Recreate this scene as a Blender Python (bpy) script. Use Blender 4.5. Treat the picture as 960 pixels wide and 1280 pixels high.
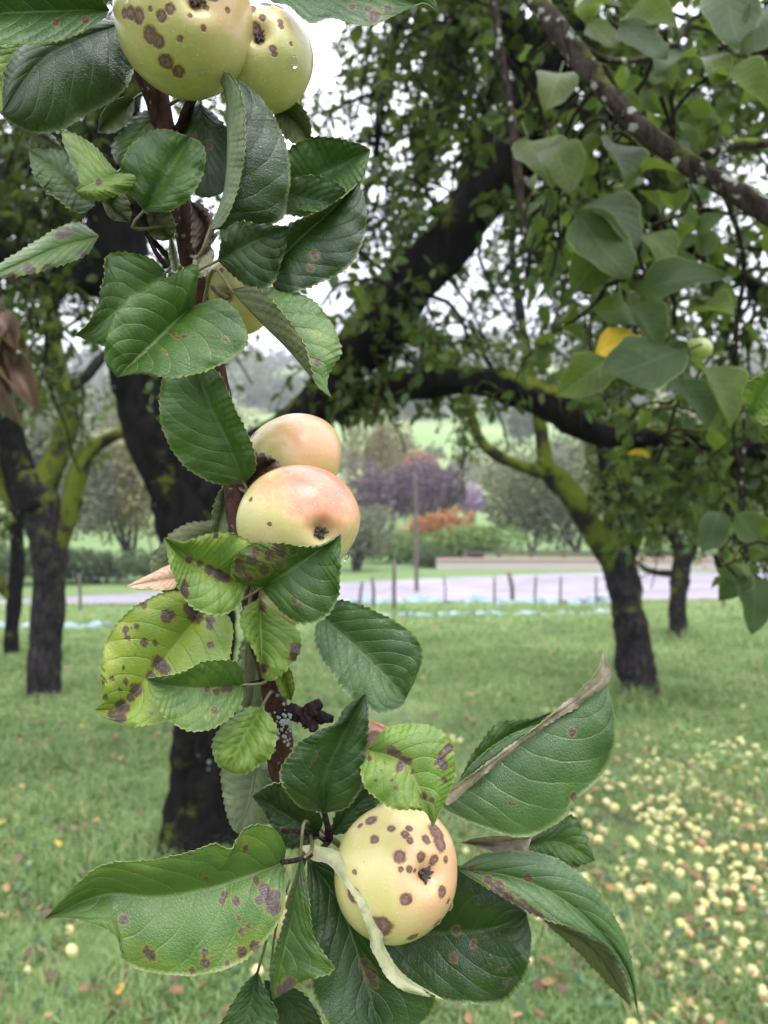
import bpy, math, random
import numpy as np
from mathutils import Matrix, Vector

# ------------------------------------------------------------------ camera, sky, sun, exposure
for o in list(bpy.data.objects): bpy.data.objects.remove(o)
scene = bpy.context.scene
C = scene.collection
F = 961.0            # focal length in pixels of the 960 x 1280 photograph
EYE = 1.5
cam_d = bpy.data.cameras.new('camera'); cam = bpy.data.objects.new('camera', cam_d); C.objects.link(cam)
cam.location = (0, 0, EYE); cam.rotation_euler = (math.radians(90), 0, 0)
cam_d.sensor_fit = 'VERTICAL'; cam_d.sensor_height = 36.0; cam_d.sensor_width = 27.0
cam_d.lens = F / 1280 * 36.0
cam_d.clip_start = 0.02; cam_d.clip_end = 3000
cam_d.dof.use_dof = True; cam_d.dof.focus_distance = 0.315; cam_d.dof.aperture_fstop = 12.5
scene.camera = cam

SUN_EL, SUN_ROT = 58, 150
w = bpy.data.worlds.new('World'); scene.world = w; w.use_nodes = True
nt = w.node_tree; nt.nodes.clear()
out = nt.nodes.new('ShaderNodeOutputWorld')
sky = nt.nodes.new('ShaderNodeTexSky'); sky.sky_type = 'NISHITA'; sky.sun_disc = False
sky.sun_elevation = math.radians(SUN_EL); sky.sun_rotation = math.radians(SUN_ROT)
b1 = nt.nodes.new('ShaderNodeBackground'); b1.inputs[1].default_value = 0.05
nt.links.new(sky.outputs[0], b1.inputs[0])
# an even overcast: horizon to zenith 1 : 3 as under a closed cloud layer
tc = nt.nodes.new('ShaderNodeTexCoord'); sp = nt.nodes.new('ShaderNodeSeparateXYZ')
nt.links.new(tc.outputs['Generated'], sp.inputs[0])
mr = nt.nodes.new('ShaderNodeMapRange'); mr.inputs['To Min'].default_value = .62; mr.inputs['To Max'].default_value = 2.7
nt.links.new(sp.outputs['Z'], mr.inputs['Value'])
nz = nt.nodes.new('ShaderNodeTexNoise'); nz.inputs['Scale'].default_value = 2.5; nz.inputs['Detail'].default_value = 5
nt.links.new(tc.outputs['Generated'], nz.inputs['Vector'])
cr = nt.nodes.new('ShaderNodeValToRGB')
cr.color_ramp.elements[0].position = .3; cr.color_ramp.elements[0].color = (.80, .78, .92, 1)
cr.color_ramp.elements[1].position = .7; cr.color_ramp.elements[1].color = (.97, .96, 1.0, 1)
nt.links.new(nz.outputs['Fac'], cr.inputs[0])
b2 = nt.nodes.new('ShaderNodeBackground'); nt.links.new(cr.outputs[0], b2.inputs[0]); nt.links.new(mr.outputs[0], b2.inputs[1])
ad = nt.nodes.new('ShaderNodeAddShader'); nt.links.new(b1.outputs[0], ad.inputs[0]); nt.links.new(b2.outputs[0], ad.inputs[1])
nt.links.new(ad.outputs[0], out.inputs[0])
sd = bpy.data.lights.new('sun', 'SUN'); sd.energy = 0.9; sd.angle = math.radians(25); sd.color = (1, .97, .93)
sun = bpy.data.objects.new('sun', sd); C.objects.link(sun); sun.location = (0, 0, 30)
el, ro = math.radians(SUN_EL), math.radians(SUN_ROT)
sun.rotation_euler = Vector((math.sin(ro)*math.cos(el), math.cos(ro)*math.cos(el), math.sin(el))).to_track_quat('Z', 'Y').to_euler()
vs = scene.view_settings; vs.view_transform = 'Standard'; vs.look = 'None'; vs.exposure = 0.85; vs.gamma = 1.0
scene.render.engine = 'CYCLES'
cy = scene.cycles; cy.max_bounces = 6; cy.diffuse_bounces = 3; cy.glossy_bounces = 2; cy.transmission_bounces = 5; cy.volume_bounces = 0

# ------------------------------------------------------------------ small helpers
RNG = np.random.default_rng(7)
def P(px, py, Y):
    return np.array([(px-480)/F*Y, Y, EYE-(py-640)/F*Y])
def gz(x, y):
    """ground height in metres"""
    x = np.asarray(x, float); y = np.asarray(y, float)
    z = np.interp(y, [-50, 8, 12, 17, 45, 80, 160, 230, 310, 450, 3000], [0, 0, -.2, -.5, -.5, 5.2, 19, 36, 62, 70, 70])
    near = np.clip((15-y)/5, 0, 1)
    z = z + near*.018*(np.sin(x*2.1+y*1.3)+np.sin(x*.9-y*1.7+1)+.5*np.sin(x*4.3+2)*np.sin(y*3.9))
    far = np.clip((y-60)/60, 0, 1)
    return z + far*(2.2*np.sin(x*.021+.6)+1.5*np.sin(x*.05+y*.02))
def hit(px, py):
    Y = 3.0
    for _ in range(60):
        z = float(gz((px-480)/F*Y, Y)); Y += .5*((EYE-z)*F/max(py-640, 4)-Y)
    return np.array([(px-480)/F*Y, Y, float(gz((px-480)/F*Y, Y))])
def mesh(name, V, faces, attrs=None, uv=None, smooth=True, matidx=None):
    """faces: list of (n,k) arrays"""
    me = bpy.data.meshes.new(name)
    V = np.asarray(V, np.float32)
    fl = [np.asarray(f, np.int32) for f in (faces if isinstance(faces, list) else [faces]) if len(f)]
    loops = np.concatenate([f.ravel() for f in fl]); tot = np.concatenate([np.full(len(f), f.shape[1], np.int32) for f in fl])
    me.vertices.add(len(V)); me.vertices.foreach_set('co', V.ravel())
    me.loops.add(len(loops)); me.loops.foreach_set('vertex_index', loops)
    me.polygons.add(len(tot)); me.polygons.foreach_set('loop_start', np.concatenate([[0], np.cumsum(tot)[:-1]]).astype(np.int32))
    try: me.polygons.foreach_set('loop_total', tot)
    except Exception: pass
    me.polygons.foreach_set('use_smooth', np.full(len(tot), smooth))
    if matidx is not None: me.polygons.foreach_set('material_index', np.asarray(matidx, np.int32))
    if uv is not None:
        l = me.uv_layers.new(name='UVMap'); l.data.foreach_set('uv', np.asarray(uv, np.float32)[loops].ravel())
    for k, a in (attrs or {}).items():
        at = me.attributes.new(k, 'FLOAT', 'POINT'); at.data.foreach_set('value', np.asarray(a, np.float32))
    me.update(); me.validate()
    return me
def obj(name, me, mats=None, parent=None, loc=(0, 0, 0)):
    """me in world coordinates when loc is 0; a parent is an unrotated object"""
    o = bpy.data.objects.new(name, me); C.objects.link(o)
    if me is not None and mats is not None and not len(me.materials):
        for m in (mats if isinstance(mats, (list, tuple)) else [mats]): me.materials.append(m)
    p = Vector(loc)
    if parent is not None:
        o.parent = parent
        q = parent
        while q is not None: p = p - q.location; q = q.parent
    o.location = p
    return o
def tag(o, label=None, cat=None, group=None, kind=None):
    if label: o['label'] = label
    if cat: o['category'] = cat
    if group: o['group'] = group
    if kind: o['kind'] = kind
    return o
def thing(name, loc, label, cat, group=None):
    o = bpy.data.objects.new(name, None); C.objects.link(o); o.location = loc; o.empty_display_size = .1
    return tag(o, label, cat, group)
def catmull(pts, n, arc=True):
    p = np.asarray(pts, float)
    if len(p) == 2: p = np.array([p[0], (p[0]+p[1])/2, p[1]])
    q = np.vstack([2*p[0]-p[1], p, 2*p[-1]-p[-2]])
    k = 24; res = []
    for i in range(1, len(q)-2):
        t = np.linspace(0, 1, k, endpoint=False)[:, None]
        a, b, c, d = q[i-1], q[i], q[i+1], q[i+2]
        res.append(.5*((2*b)+(c-a)*t+(2*a-5*b+4*c-d)*t*t+(3*b-a-3*c+d)*t**3))
    res = np.vstack(res+[p[-1:]])
    if arc:
        s = np.concatenate([[0], np.cumsum(np.linalg.norm(np.diff(res[:, :min(3, res.shape[1])], axis=0), axis=1))])
    else: s = np.arange(len(res), dtype=float)
    t = np.linspace(0, s[-1], n)
    return np.stack([np.interp(t, s, res[:, j]) for j in range(res.shape[1])], 1)
def tube(pts, rad, ns=8, wob=0., rng=RNG, cap=True):
    """returns V, F(list) of a tube with radii rad; wob = relative roughness"""
    p = np.asarray(pts, float); n = len(p); rad = np.broadcast_to(np.asarray(rad, float), (n,))
    T = np.gradient(p, axis=0); T /= np.linalg.norm(T, axis=1)[:, None]+1e-9
    ref = np.array([.13, .97, .2]) if abs(T[0][1]) < .9 else np.array([1., 0, 0])
    U = np.zeros_like(p); u = ref
    for i in range(n):
        u = u-T[i]*np.dot(u, T[i]); u = u/(np.linalg.norm(u)+1e-9); U[i] = u
    W = np.cross(T, U)
    a = np.linspace(0, 2*np.pi, ns, endpoint=False)
    r = rad[:, None]*np.ones((n, ns))
    if wob:
        s = np.arange(n)[:, None]; ph = rng.uniform(0, 6.3, 6)
        nzv = (np.sin(2*a[None]+s*.31+ph[0])+.8*np.sin(3*a[None]-s*.53+ph[1])+.7*np.sin(5*a[None]+s*.9+ph[2])
               + .9*np.sin(s*.7+ph[3])+rng.normal(0, .7, (n, ns)))
        r = r*(1+wob*nzv*.45)
    V = p[:, None]+r[..., None]*(np.cos(a)[None, :, None]*U[:, None]+np.sin(a)[None, :, None]*W[:, None])
    i = np.arange(n-1)[:, None]; j = np.arange(ns)[None]
    f = np.stack([i*ns+j, i*ns+(j+1) % ns, (i+1)*ns+(j+1) % ns, (i+1)*ns+j], -1).reshape(-1, 4)
    V = V.reshape(-1, 3); Fs = [f]
    if cap:
        V = np.vstack([V, p[0], p[-1]]); k = len(V)
        jj = np.arange(ns)
        Fs.append(np.concatenate([np.stack([np.full(ns, k-2), (jj+1) % ns, jj], 1),
                                  np.stack([np.full(ns, k-1), (n-1)*ns+jj, (n-1)*ns+(jj+1) % ns], 1)]))
    return V, Fs
def join(parts):
    Vs, F4, F3, o = [], [], [], 0
    for V, Fs in parts:
        for f in Fs:
            (F4 if f.shape[1] == 4 else F3).append(f+o)
        Vs.append(V); o += len(V)
    return np.vstack(Vs), ([np.vstack(F4)] if F4 else [])+([np.vstack(F3)] if F3 else [])
def norm(v): return v/(np.linalg.norm(v, axis=-1, keepdims=True)+1e-9)

# ------------------------------------------------------------------ materials
class NT:
    def __init__(s, name):
        s.m = bpy.data.materials.new(name); s.m.use_nodes = True; s.t = s.m.node_tree; s.t.nodes.clear()
        s.out = s.n('ShaderNodeOutputMaterial')
    def n(s, k, **kw):
        x = s.t.nodes.new(k)
        for a, b in kw.items(): setattr(x, a, b)
        return x
    def l(s, a, b): s.t.links.new(a, b)
    def put(s, sock, v):
        if hasattr(v, 'links') or isinstance(v, bpy.types.NodeSocket): s.l(v, sock)
        elif isinstance(v, (tuple, list)) and len(v) == 3 and sock.type == 'RGBA': sock.default_value = (*v, 1)
        else: sock.default_value = v
    def math(s, op, a, b=0., c=0., clamp=False):
        x = s.n('ShaderNodeMath', operation=op, use_clamp=clamp)
        for i, v in enumerate((a, b, c)): s.put(x.inputs[i], v)
        return x.outputs[0]
    def vec(s, op, a, b=(0, 0, 0), out=0):
        x = s.n('ShaderNodeVectorMath', operation=op); s.put(x.inputs[0], a); s.put(x.inputs[1], b)
        return x.outputs[out]
    def mix(s, f, a, b):
        x = s.n('ShaderNodeMix', data_type='RGBA'); s.put(x.inputs['Factor'], f); s.put(x.inputs[6], a); s.put(x.inputs[7], b)
        return x.outputs[2]
    def ss(s, v, lo, hi):
        x = s.n('ShaderNodeMapRange', interpolation_type='SMOOTHSTEP'); s.put(x.inputs[0], v); s.put(x.inputs[1], lo); s.put(x.inputs[2], hi)
        return x.outputs[0]
    def noise(s, scale, detail=3., rough=.55, vec=None, out='Fac', dist=0.):
        x = s.n('ShaderNodeTexNoise'); x.inputs['Scale'].default_value = scale; x.inputs['Detail'].default_value = detail
        x.inputs['Roughness'].default_value = rough; x.inputs['Distortion'].default_value = dist
        if vec is not None: s.l(vec, x.inputs['Vector'])
        return x.outputs[out]
    def voro(s, scale, vec=None, feature='F1', out='Distance'):
        x = s.n('ShaderNodeTexVoronoi', feature=feature); x.inputs['Scale'].default_value = scale
        if vec is not None: s.l(vec, x.inputs['Vector'])
        return x.outputs[out]
    def attr(s, name): return s.n('ShaderNodeAttribute', attribute_name=name).outputs['Fac']
    def coord(s, k='Object'): return s.n('ShaderNodeTexCoord').outputs[k]
    def bump(s, h, dist, strength=1.):
        x = s.n('ShaderNodeBump'); x.inputs['Strength'].default_value = strength; x.inputs['Distance'].default_value = dist
        s.l(h, x.inputs['Height']); return x.outputs[0]
    def bsdf(s, col, rough=.6, normal=None, spec=.5, coat=0., **kw):
        x = s.n('ShaderNodeBsdfPrincipled'); s.put(x.inputs['Base Color'], col); s.put(x.inputs['Roughness'], rough)
        s.put(x.inputs['Specular IOR Level'], spec)
        if coat: s.put(x.inputs['Coat Weight'], coat); x.inputs['Coat Roughness'].default_value = .12
        if normal is not None: s.l(normal, x.inputs['Normal'])
        for k, v in kw.items(): s.put(x.inputs[k], v)
        return x
    def done(s, shader):
        s.l(shader.outputs[0] if hasattr(shader, 'outputs') else shader, s.out.inputs[0]); return s.m
    def translucent(s, base, col, fac, normal=None):
        t = s.n('ShaderNodeBsdfTranslucent'); s.put(t.inputs[0], col)
        if normal is not None: s.l(normal, t.inputs['Normal'])
        m = s.n('ShaderNodeMixShader'); m.inputs[0].default_value = fac
        s.l(base.outputs[0], m.inputs[1]); s.l(t.outputs[0], m.inputs[2]); return m.outputs[0]

def leaf_material(name, dark, light, vein, spots=0., spotcol=(.035, .015, .02), rough=.38, yellow=0., under=False, trans=.3, spec=.62):
    """blade with midrib and side veins laid out along the leaf's own UV (u along, v across)"""
    s = NT(name)
    uv = s.coord('UV'); sep = s.n('ShaderNodeSeparateXYZ'); s.l(uv, sep.inputs[0]); u, v = sep.outputs[0], sep.outputs[1]
    rnd = s.n('ShaderNodeObjectInfo').outputs['Random']
    off = s.n('ShaderNodeCombineXYZ'); s.l(s.math('MULTIPLY', rnd, 37.), off.inputs[0]); s.l(s.math('MULTIPLY', rnd, 91.), off.inputs[1]); s.l(s.math('MULTIPLY', rnd, 13.), off.inputs[2])
    uvr = s.vec('ADD', uv, off.outputs[0])
    wob = s.math('MULTIPLY', s.math('SUBTRACT', s.noise(5., 2., vec=uvr), .5), .10)
    a = s.math('MULTIPLY', s.math('ABSOLUTE', s.math('SUBTRACT', v, .5)), 2.)
    side = s.math('MULTIPLY', s.math('GREATER_THAN', v, .5), .43)
    sv = s.math('ADD', s.math('SUBTRACT', s.math('MULTIPLY', u, 8.), s.math('MULTIPLY', s.math('POWER', a, 1.25), 2.6)), side)
    sv = s.math('ADD', sv, s.math('MULTIPLY', wob, 3.))
    fr = s.math('FRACT', sv); d = s.math('ABSOLUTE', s.math('SUBTRACT', fr, .5))       # 0 mid-cell, .5 at a vein
    side_vein = s.math('MULTIPLY', s.ss(d, .435, .495), s.ss(a, 1.0, .55))
    mid = s.ss(a, .055, .012)
    veins = s.math('MAXIMUM', mid, s.math('MULTIPLY', side_vein, .75))
    # fine net between the side veins
    st = s.n('ShaderNodeMapping'); st.inputs['Scale'].default_value = (1.9, 1.0, 1.0); s.l(uvr, st.inputs[0])
    cell = s.voro(38., st.outputs[0], 'DISTANCE_TO_EDGE'); net = s.ss(cell, .06, .0)
    big = s.noise(2.6, 3., .6, uvr); fine = s.noise(45., 2., .6, uvr)
    col = s.mix(s.ss(big, .32, .68), dark, light)
    col = s.mix(s.math('MULTIPLY', s.ss(fine, .45, .75), .35), col, light)
    if yellow: col = s.mix(s.math('MULTIPLY', s.ss(s.noise(3.2, 2., .5, s.vec('ADD', uvr, (5, 3, 1))), .45, .7), yellow), col, (.36, .38, .05))
    col = s.mix(s.math('MULTIPLY', net, .10), col, vein)
    col = s.mix(s.math('MULTIPLY', veins, .55 if not under else .75), col, vein)
    col = s.mix(s.math('MULTIPLY', s.ss(a, .93, 1.0), .55), col, (.27, .32, .09))
    ro = s.math('ADD', rough-.17, s.math('MULTIPLY', s.noise(7., 3., .6, uvr), .26))
    if spots:
        vo = s.n('ShaderNodeTexVoronoi', feature='F1'); vo.inputs['Scale'].default_value = 6.; vo.inputs['Randomness'].default_value = 1.
        s.l(s.vec('ADD', st.outputs[0], s.vec('SCALE', s.noise(14., 2., .5, uvr, 'Color'), (0, 0, 0))), vo.inputs['Vector'])
        sepc = s.n('ShaderNodeSeparateColor'); s.l(vo.outputs['Color'], sepc.inputs[0])
        pick = s.math('MULTIPLY', s.math('LESS_THAN', sepc.outputs[0], min(1., spots)), s.math('ADD', .12, s.math('MULTIPLY', sepc.outputs[1], .26)))
        dd = s.math('ADD', vo.outputs['Distance'], s.math('MULTIPLY', s.math('SUBTRACT', s.noise(22., 3., .6, uvr), .5), .28))
        core = s.math('MULTIPLY', s.ss(s.math('SUBTRACT', pick, dd), -.015, .04), s.math('GREATER_THAN', pick, .05))
        halo = s.math('MULTIPLY', s.ss(s.math('SUBTRACT', pick, dd), -.16, .02), s.math('GREATER_THAN', pick, .05))
        blotch = s.math('MULTIPLY', s.ss(s.noise(4.5, 5., .72, s.vec('ADD', uvr, (9, 9, 2))), .73-.12*spots, .76-.12*spots), 1.)
        col = s.mix(s.math('MULTIPLY', halo, .5), col, (.26, .25, .05))
        sc = s.mix(s.noise(60., 2., .5, uvr), spotcol, (.10, .06, .075))
        col = s.mix(s.math('MULTIPLY', s.math('MAXIMUM', core, blotch), .92), col, sc)
    sa = s.attr('scab'); sn = s.math('MULTIPLY', s.math('SUBTRACT', s.noise(24., 6., .75, uvr), .5), 1.25)
    sa = s.math('ADD', sa, s.math('MULTIPLY', sn, s.ss(sa, 0., .15)))
    col = s.mix(s.math('MULTIPLY', s.ss(sa, .08, .36), .55), col, (.27, .25, .045))
    col = s.mix(s.math('MULTIPLY', s.ss(sa, .24, .50), .9), col, s.mix(s.ss(sa, .38, .62), (.10, .042, .022), s.mix(s.ss(s.noise(70., 4., .7, uvr), .42, .66), spotcol, (.15, .10, .13))))
    h = s.math('ADD', s.math('MULTIPLY', s.math('SINE', s.math('MULTIPLY', fr, math.pi)), .8), s.math('MULTIPLY', s.ss(cell, 0., .22), .22))
    h = s.math('SUBTRACT', h, s.math('MULTIPLY', veins, .5 if not under else -1.2))
    h = s.math('ADD', h, s.math('MULTIPLY', s.noise(16., 3., .6, uvr), .5))
    nm = s.bump(h, .00036)
    b = s.bsdf(col, ro, nm, spec)
    tcol = s.mix(.45, col, (.22, .34, .03))
    return s.done(s.translucent(b, tcol, trans))

M = {}
M['leaf_mid'] = leaf_material('leaf_mid', (.030, .078, .010), (.066, .142, .018), (.15, .24, .055), spots=.05)
M['leaf_deep'] = leaf_material('leaf_deep', (.012, .036, .007), (.030, .072, .012), (.078, .13, .04), spots=.04, rough=.36)
M['leaf_bright'] = leaf_material('leaf_bright', (.105, .20, .022), (.16, .275, .036), (.24, .34, .09), spots=.08, yellow=.25)
M['leaf_yellow'] = leaf_material('leaf_yellow', (.14, .25, .022), (.24, .34, .038), (.19, .28, .05), spots=.08, yellow=.5)
M['leaf_spotted'] = leaf_material('leaf_spotted', (.062, .142, .022), (.112, .212, .042), (.18, .27, .08), spots=.08, yellow=.2)
M['leaf_teal'] = leaf_material('leaf_teal', (.036, .088, .022), (.078, .155, .042), (.16, .24, .09), spots=.06, rough=.33)
M['under'] = leaf_material('under', (.15, .20, .095), (.21, .26, .13), (.26, .30, .17), under=True, rough=.62)
M['under_olive'] = leaf_material('under_olive', (.085, .10, .03), (.13, .15, .05), (.10, .11, .04), under=True, rough=.6, spots=.25, spotcol=(.05, .04, .015))
M['under_pale'] = leaf_material('under_pale', (.33, .34, .21), (.42, .42, .28), (.46, .45, .32), under=True, rough=.65)
M['under_brown'] = leaf_material('under_brown', (.22, .17, .12), (.32, .26, .19), (.25, .2, .14), under=True, rough=.7, trans=.1)
M['dry_beige'] = leaf_material('dry_beige', (.55, .36, .21), (.66, .46, .29), (.5, .32, .19), rough=.65, trans=.2)
M['dry_brown'] = leaf_material('dry_brown', (.055, .028, .016), (.11, .055, .03), (.07, .035, .02), rough=.6, trans=.08)
def edge_mat(k, a, b):
    s = NT(k); co = s.coord('Object'); n_ = s.noise(160., 4., .65, co)
    M[k] = s.done(s.translucent(s.bsdf(s.mix(s.ss(n_, .35, .65), a, b), .65, s.bump(s.noise(500., 3., .6, co), .0004), .3), b, .2))
edge_mat('edge_pale', (.30, .33, .17), (.42, .42, .25)); edge_mat('edge_brown', (.20, .17, .12), (.36, .31, .22))
s = NT('leaf_rim'); M['rim'] = s.done(s.translucent(s.bsdf((.30, .36, .12), .5), (.3, .4, .1), .3))
s = NT('petiole'); M['petiole'] = s.done(s.bsdf(s.mix(s.noise(300.), (.10, .13, .04), (.10, .05, .03)), .45))

def far_leaf(name, a, b, c, yel=.03, trans=.38, rough=.45):
    s = NT(name); t = s.attr('tint')
    col = s.mix(s.ss(t, 0., .6), a, b); col = s.mix(s.ss(t, .6, 1.-yel), col, c)
    col = s.mix(s.math('GREATER_THAN', t, 1.-yel), col, (.42, .30, .03))
    return s.done(s.translucent(s.bsdf(col, rough, None, .28), s.mix(.5, col, (.20, .30, .03)), trans))
M['crown_leaf'] = far_leaf('crown_leaf', (.018, .039, .008), (.038, .072, .013), (.088, .135, .02), .006)
M['crown_leaf_light'] = far_leaf('crown_leaf_light', (.036, .066, .014), (.070, .112, .020), (.14, .185, .03), .015)
def single_leaf_mat(name, col, col2, spots=.06):
    return leaf_material(name, col, col2, tuple(min(1, c*1.7+.02) for c in col2), spots=spots, trans=.34, spec=.22, rough=.5)
M['near_a'] = single_leaf_mat('near_leaf_dark', (.013, .031, .008), (.027, .056, .013))
M['near_b'] = single_leaf_mat('near_leaf_olive', (.036, .058, .009), (.064, .098, .015), .15)
M['near_c'] = single_leaf_mat('near_leaf_green', (.018, .038, .007), (.036, .068, .011))
M['near_y'] = single_leaf_mat('near_leaf_yellow', (.50, .30, .02), (.62, .42, .04), .15)

def bark(name, base, hi, moss=0., lichen=0., scale=1., mosscol=(.085, .105, .012), red=None):
    s = NT(name); co = s.coord('Object')
    mp = s.n('ShaderNodeMapping'); mp.inputs['Scale'].default_value = (scale, scale, scale*.45); s.l(co, mp.inputs[0])
    n1 = s.noise(14., 6., .65, mp.outputs[0], dist=.6); n2 = s.noise(60., 4., .6, mp.outputs[0])
    col = s.mix(s.ss(n1, .35, .7), base, hi)
    if red: col = s.mix(s.ss(s.noise(9.*scale, 2.), .4, .65), col, red)
    g = s.n('ShaderNodeNewGeometry'); sp_ = s.n('ShaderNodeSeparateXYZ'); s.l(g.outputs['Normal'], sp_.inputs[0])
    h = s.math('ADD', n1, s.math('MULTIPLY', n2, .5))
    if moss:
        mn = s.math('ADD', s.noise(3.2*scale, 4., .6, co), s.math('MULTIPLY', sp_.outputs[2], .16))
        mf = s.ss(mn, .62-.34*moss, .80-.34*moss)
        mc = s.mix(s.noise(40.*scale, 3., .7, co), tuple(c*.45 for c in mosscol), tuple(min(1, c*1.7) for c in mosscol))
        col = s.mix(mf, col, mc); h = s.math('ADD', h, s.math('MULTIPLY', mf, .5))
    if lichen:
        vo = s.voro(9.*scale, s.vec('ADD', co, s.vec('MULTIPLY', s.noise(20.*scale, 3., .6, co, 'Color'), (.08/scale, .08/scale, .08/scale))))
        lf = s.math('MULTIPLY', s.ss(vo, .16+.25*lichen, .10+.2*lichen), s.ss(s.noise(3.*scale, 2., .5, co), .62-.25*lichen, .66-.25*lichen))
        lc = s.mix(s.noise(50.*scale, 3., .7, co), (.16, .17, .12), (.42, .44, .38))
        col = s.mix(s.math('MULTIPLY', lf, .85), col, lc); h = s.math('ADD', h, s.math('MULTIPLY', lf, .35))
    return s.done(s.bsdf(col, .88, s.bump(h, .03/scale), .05))
M['bark_dark'] = bark('bark_dark', (.004, .0036, .0036), (.014, .0125, .012), moss=.10, lichen=.06, scale=2.)
M['bark_moss'] = bark('bark_moss', (.018, .015, .012), (.05, .044, .032), moss=.78, scale=2., mosscol=(.088, .108, .012))
M['bark_grey'] = bark('bark_grey', (.009, .008, .008), (.042, .037, .039), moss=.2, lichen=.14, scale=2.)
M['bark_bough'] = bark('bark_bough', (.016, .012, .010), (.055, .043, .036), moss=.25, lichen=.75, scale=6.)
M['bark_twig'] = bark('bark_twig', (.010, .008, .006), (.030, .024, .018), moss=.2, scale=10.)
M['stem'] = bark('stem', (.022, .014, .012), (.085, .052, .044), scale=22., lichen=.32, red=(.075, .032, .024))
M['spur'] = bark('spur', (.012, .008, .009), (.05, .032, .034), scale=40.)

# ------------------------------------------------------------------ the setting: ground, road, hill
def axis(*segs):
    a = []
    for lo, hi, st in segs: a += list(np.arange(lo, hi, st))
    return np.array(a+[segs[-1][1]])
xs = axis((-420, -120, 30), (-120, -24, 6), (-24, -8, 1), (-8, 8, .2), (8, 24, 1), (24, 120, 6), (120, 420, 30))
ys = axis((-40, -2, 4), (-2, 16, .2), (16, 48, 1), (48, 320, 6), (320, 470, 30))
gx, gy = np.meshgrid(xs, ys); V = np.stack([gx, gy, gz(gx, gy)], -1).reshape(-1, 3)
ny, nx = gx.shape; i = np.arange(ny-1)[:, None]; j = np.arange(nx-1)[None]
Fq = np.stack([i*nx+j, i*nx+j+1, (i+1)*nx+j+1, (i+1)*nx+j], -1).reshape(-1, 4)
s = NT('soil_and_turf'); co = s.coord('Object'); sy = s.n('ShaderNodeSeparateXYZ'); s.l(co, sy.inputs[0])
turf = s.mix(s.ss(s.noise(1.3, 5., .6, co), .35, .7), (.08, .13, .04), (.16, .22, .075))
soil = s.mix(s.noise(30., 4., .6, co), (.045, .036, .02), (.12, .10, .055))
near = s.mix(s.ss(s.noise(5., 4., .65, co), .50, .70), turf, soil)
field = s.mix(s.ss(s.noise(.02, 3., .5, co), .4, .62), (.16, .25, .085), (.25, .29, .12))
col = s.mix(s.ss(sy.outputs[1], 14., 22.), near, s.mix(s.noise(.7, 4., .6, co), (.10, .17, .055), (.16, .24, .085)))
col = s.mix(s.ss(sy.outputs[1], 50., 62.), col, field)
M['ground'] = s.done(s.bsdf(col, .9, s.bump(s.noise(40., 4., .6, co), .02), .2))
tag(obj('ground', mesh('ground', V, Fq), M['ground']), kind='structure')

# road: a pale wet lane running obliquely past the orchard
s = NT('wet_road'); co = s.coord('Object')
col = s.mix(s.ss(s.noise(.6, 5., .6, co), .3, .7), (.22, .195, .23), (.30, .27, .31))
M['road'] = s.done(s.bsdf(col, s.math('ADD', .22, s.math('MULTIPLY', s.noise(.9, 3., .6, co), .35)), s.bump(s.noise(60., 3.), .004), .5))
X = np.linspace(-60, 60, 121); near_e = np.interp(X, [-60, -9, 0, 6, 60], [17.0, 15.6, 16.8, 17.3, 22]); wid = np.interp(X, [-60, -9, -1, 6, 60], [1.2, 1.25, 5.0, 7.6, 8])
R = np.linspace(0, 1, 9); gx = X[None]+0*R[:, None]; gy = near_e[None]+wid[None]*R[:, None]
V = np.stack([gx, gy, gz(gx, gy)+.03], -1).reshape(-1, 3); ny, nx = gx.shape; i = np.arange(ny-1)[:, None]; j = np.arange(nx-1)[None]
Fr = np.stack([i*nx+j, i*nx+j+1, (i+1)*nx+j+1, (i+1)*nx+j], -1).reshape(-1, 4)
tag(obj('road', mesh('road', V, Fr), M['road']), kind='structure')

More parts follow.
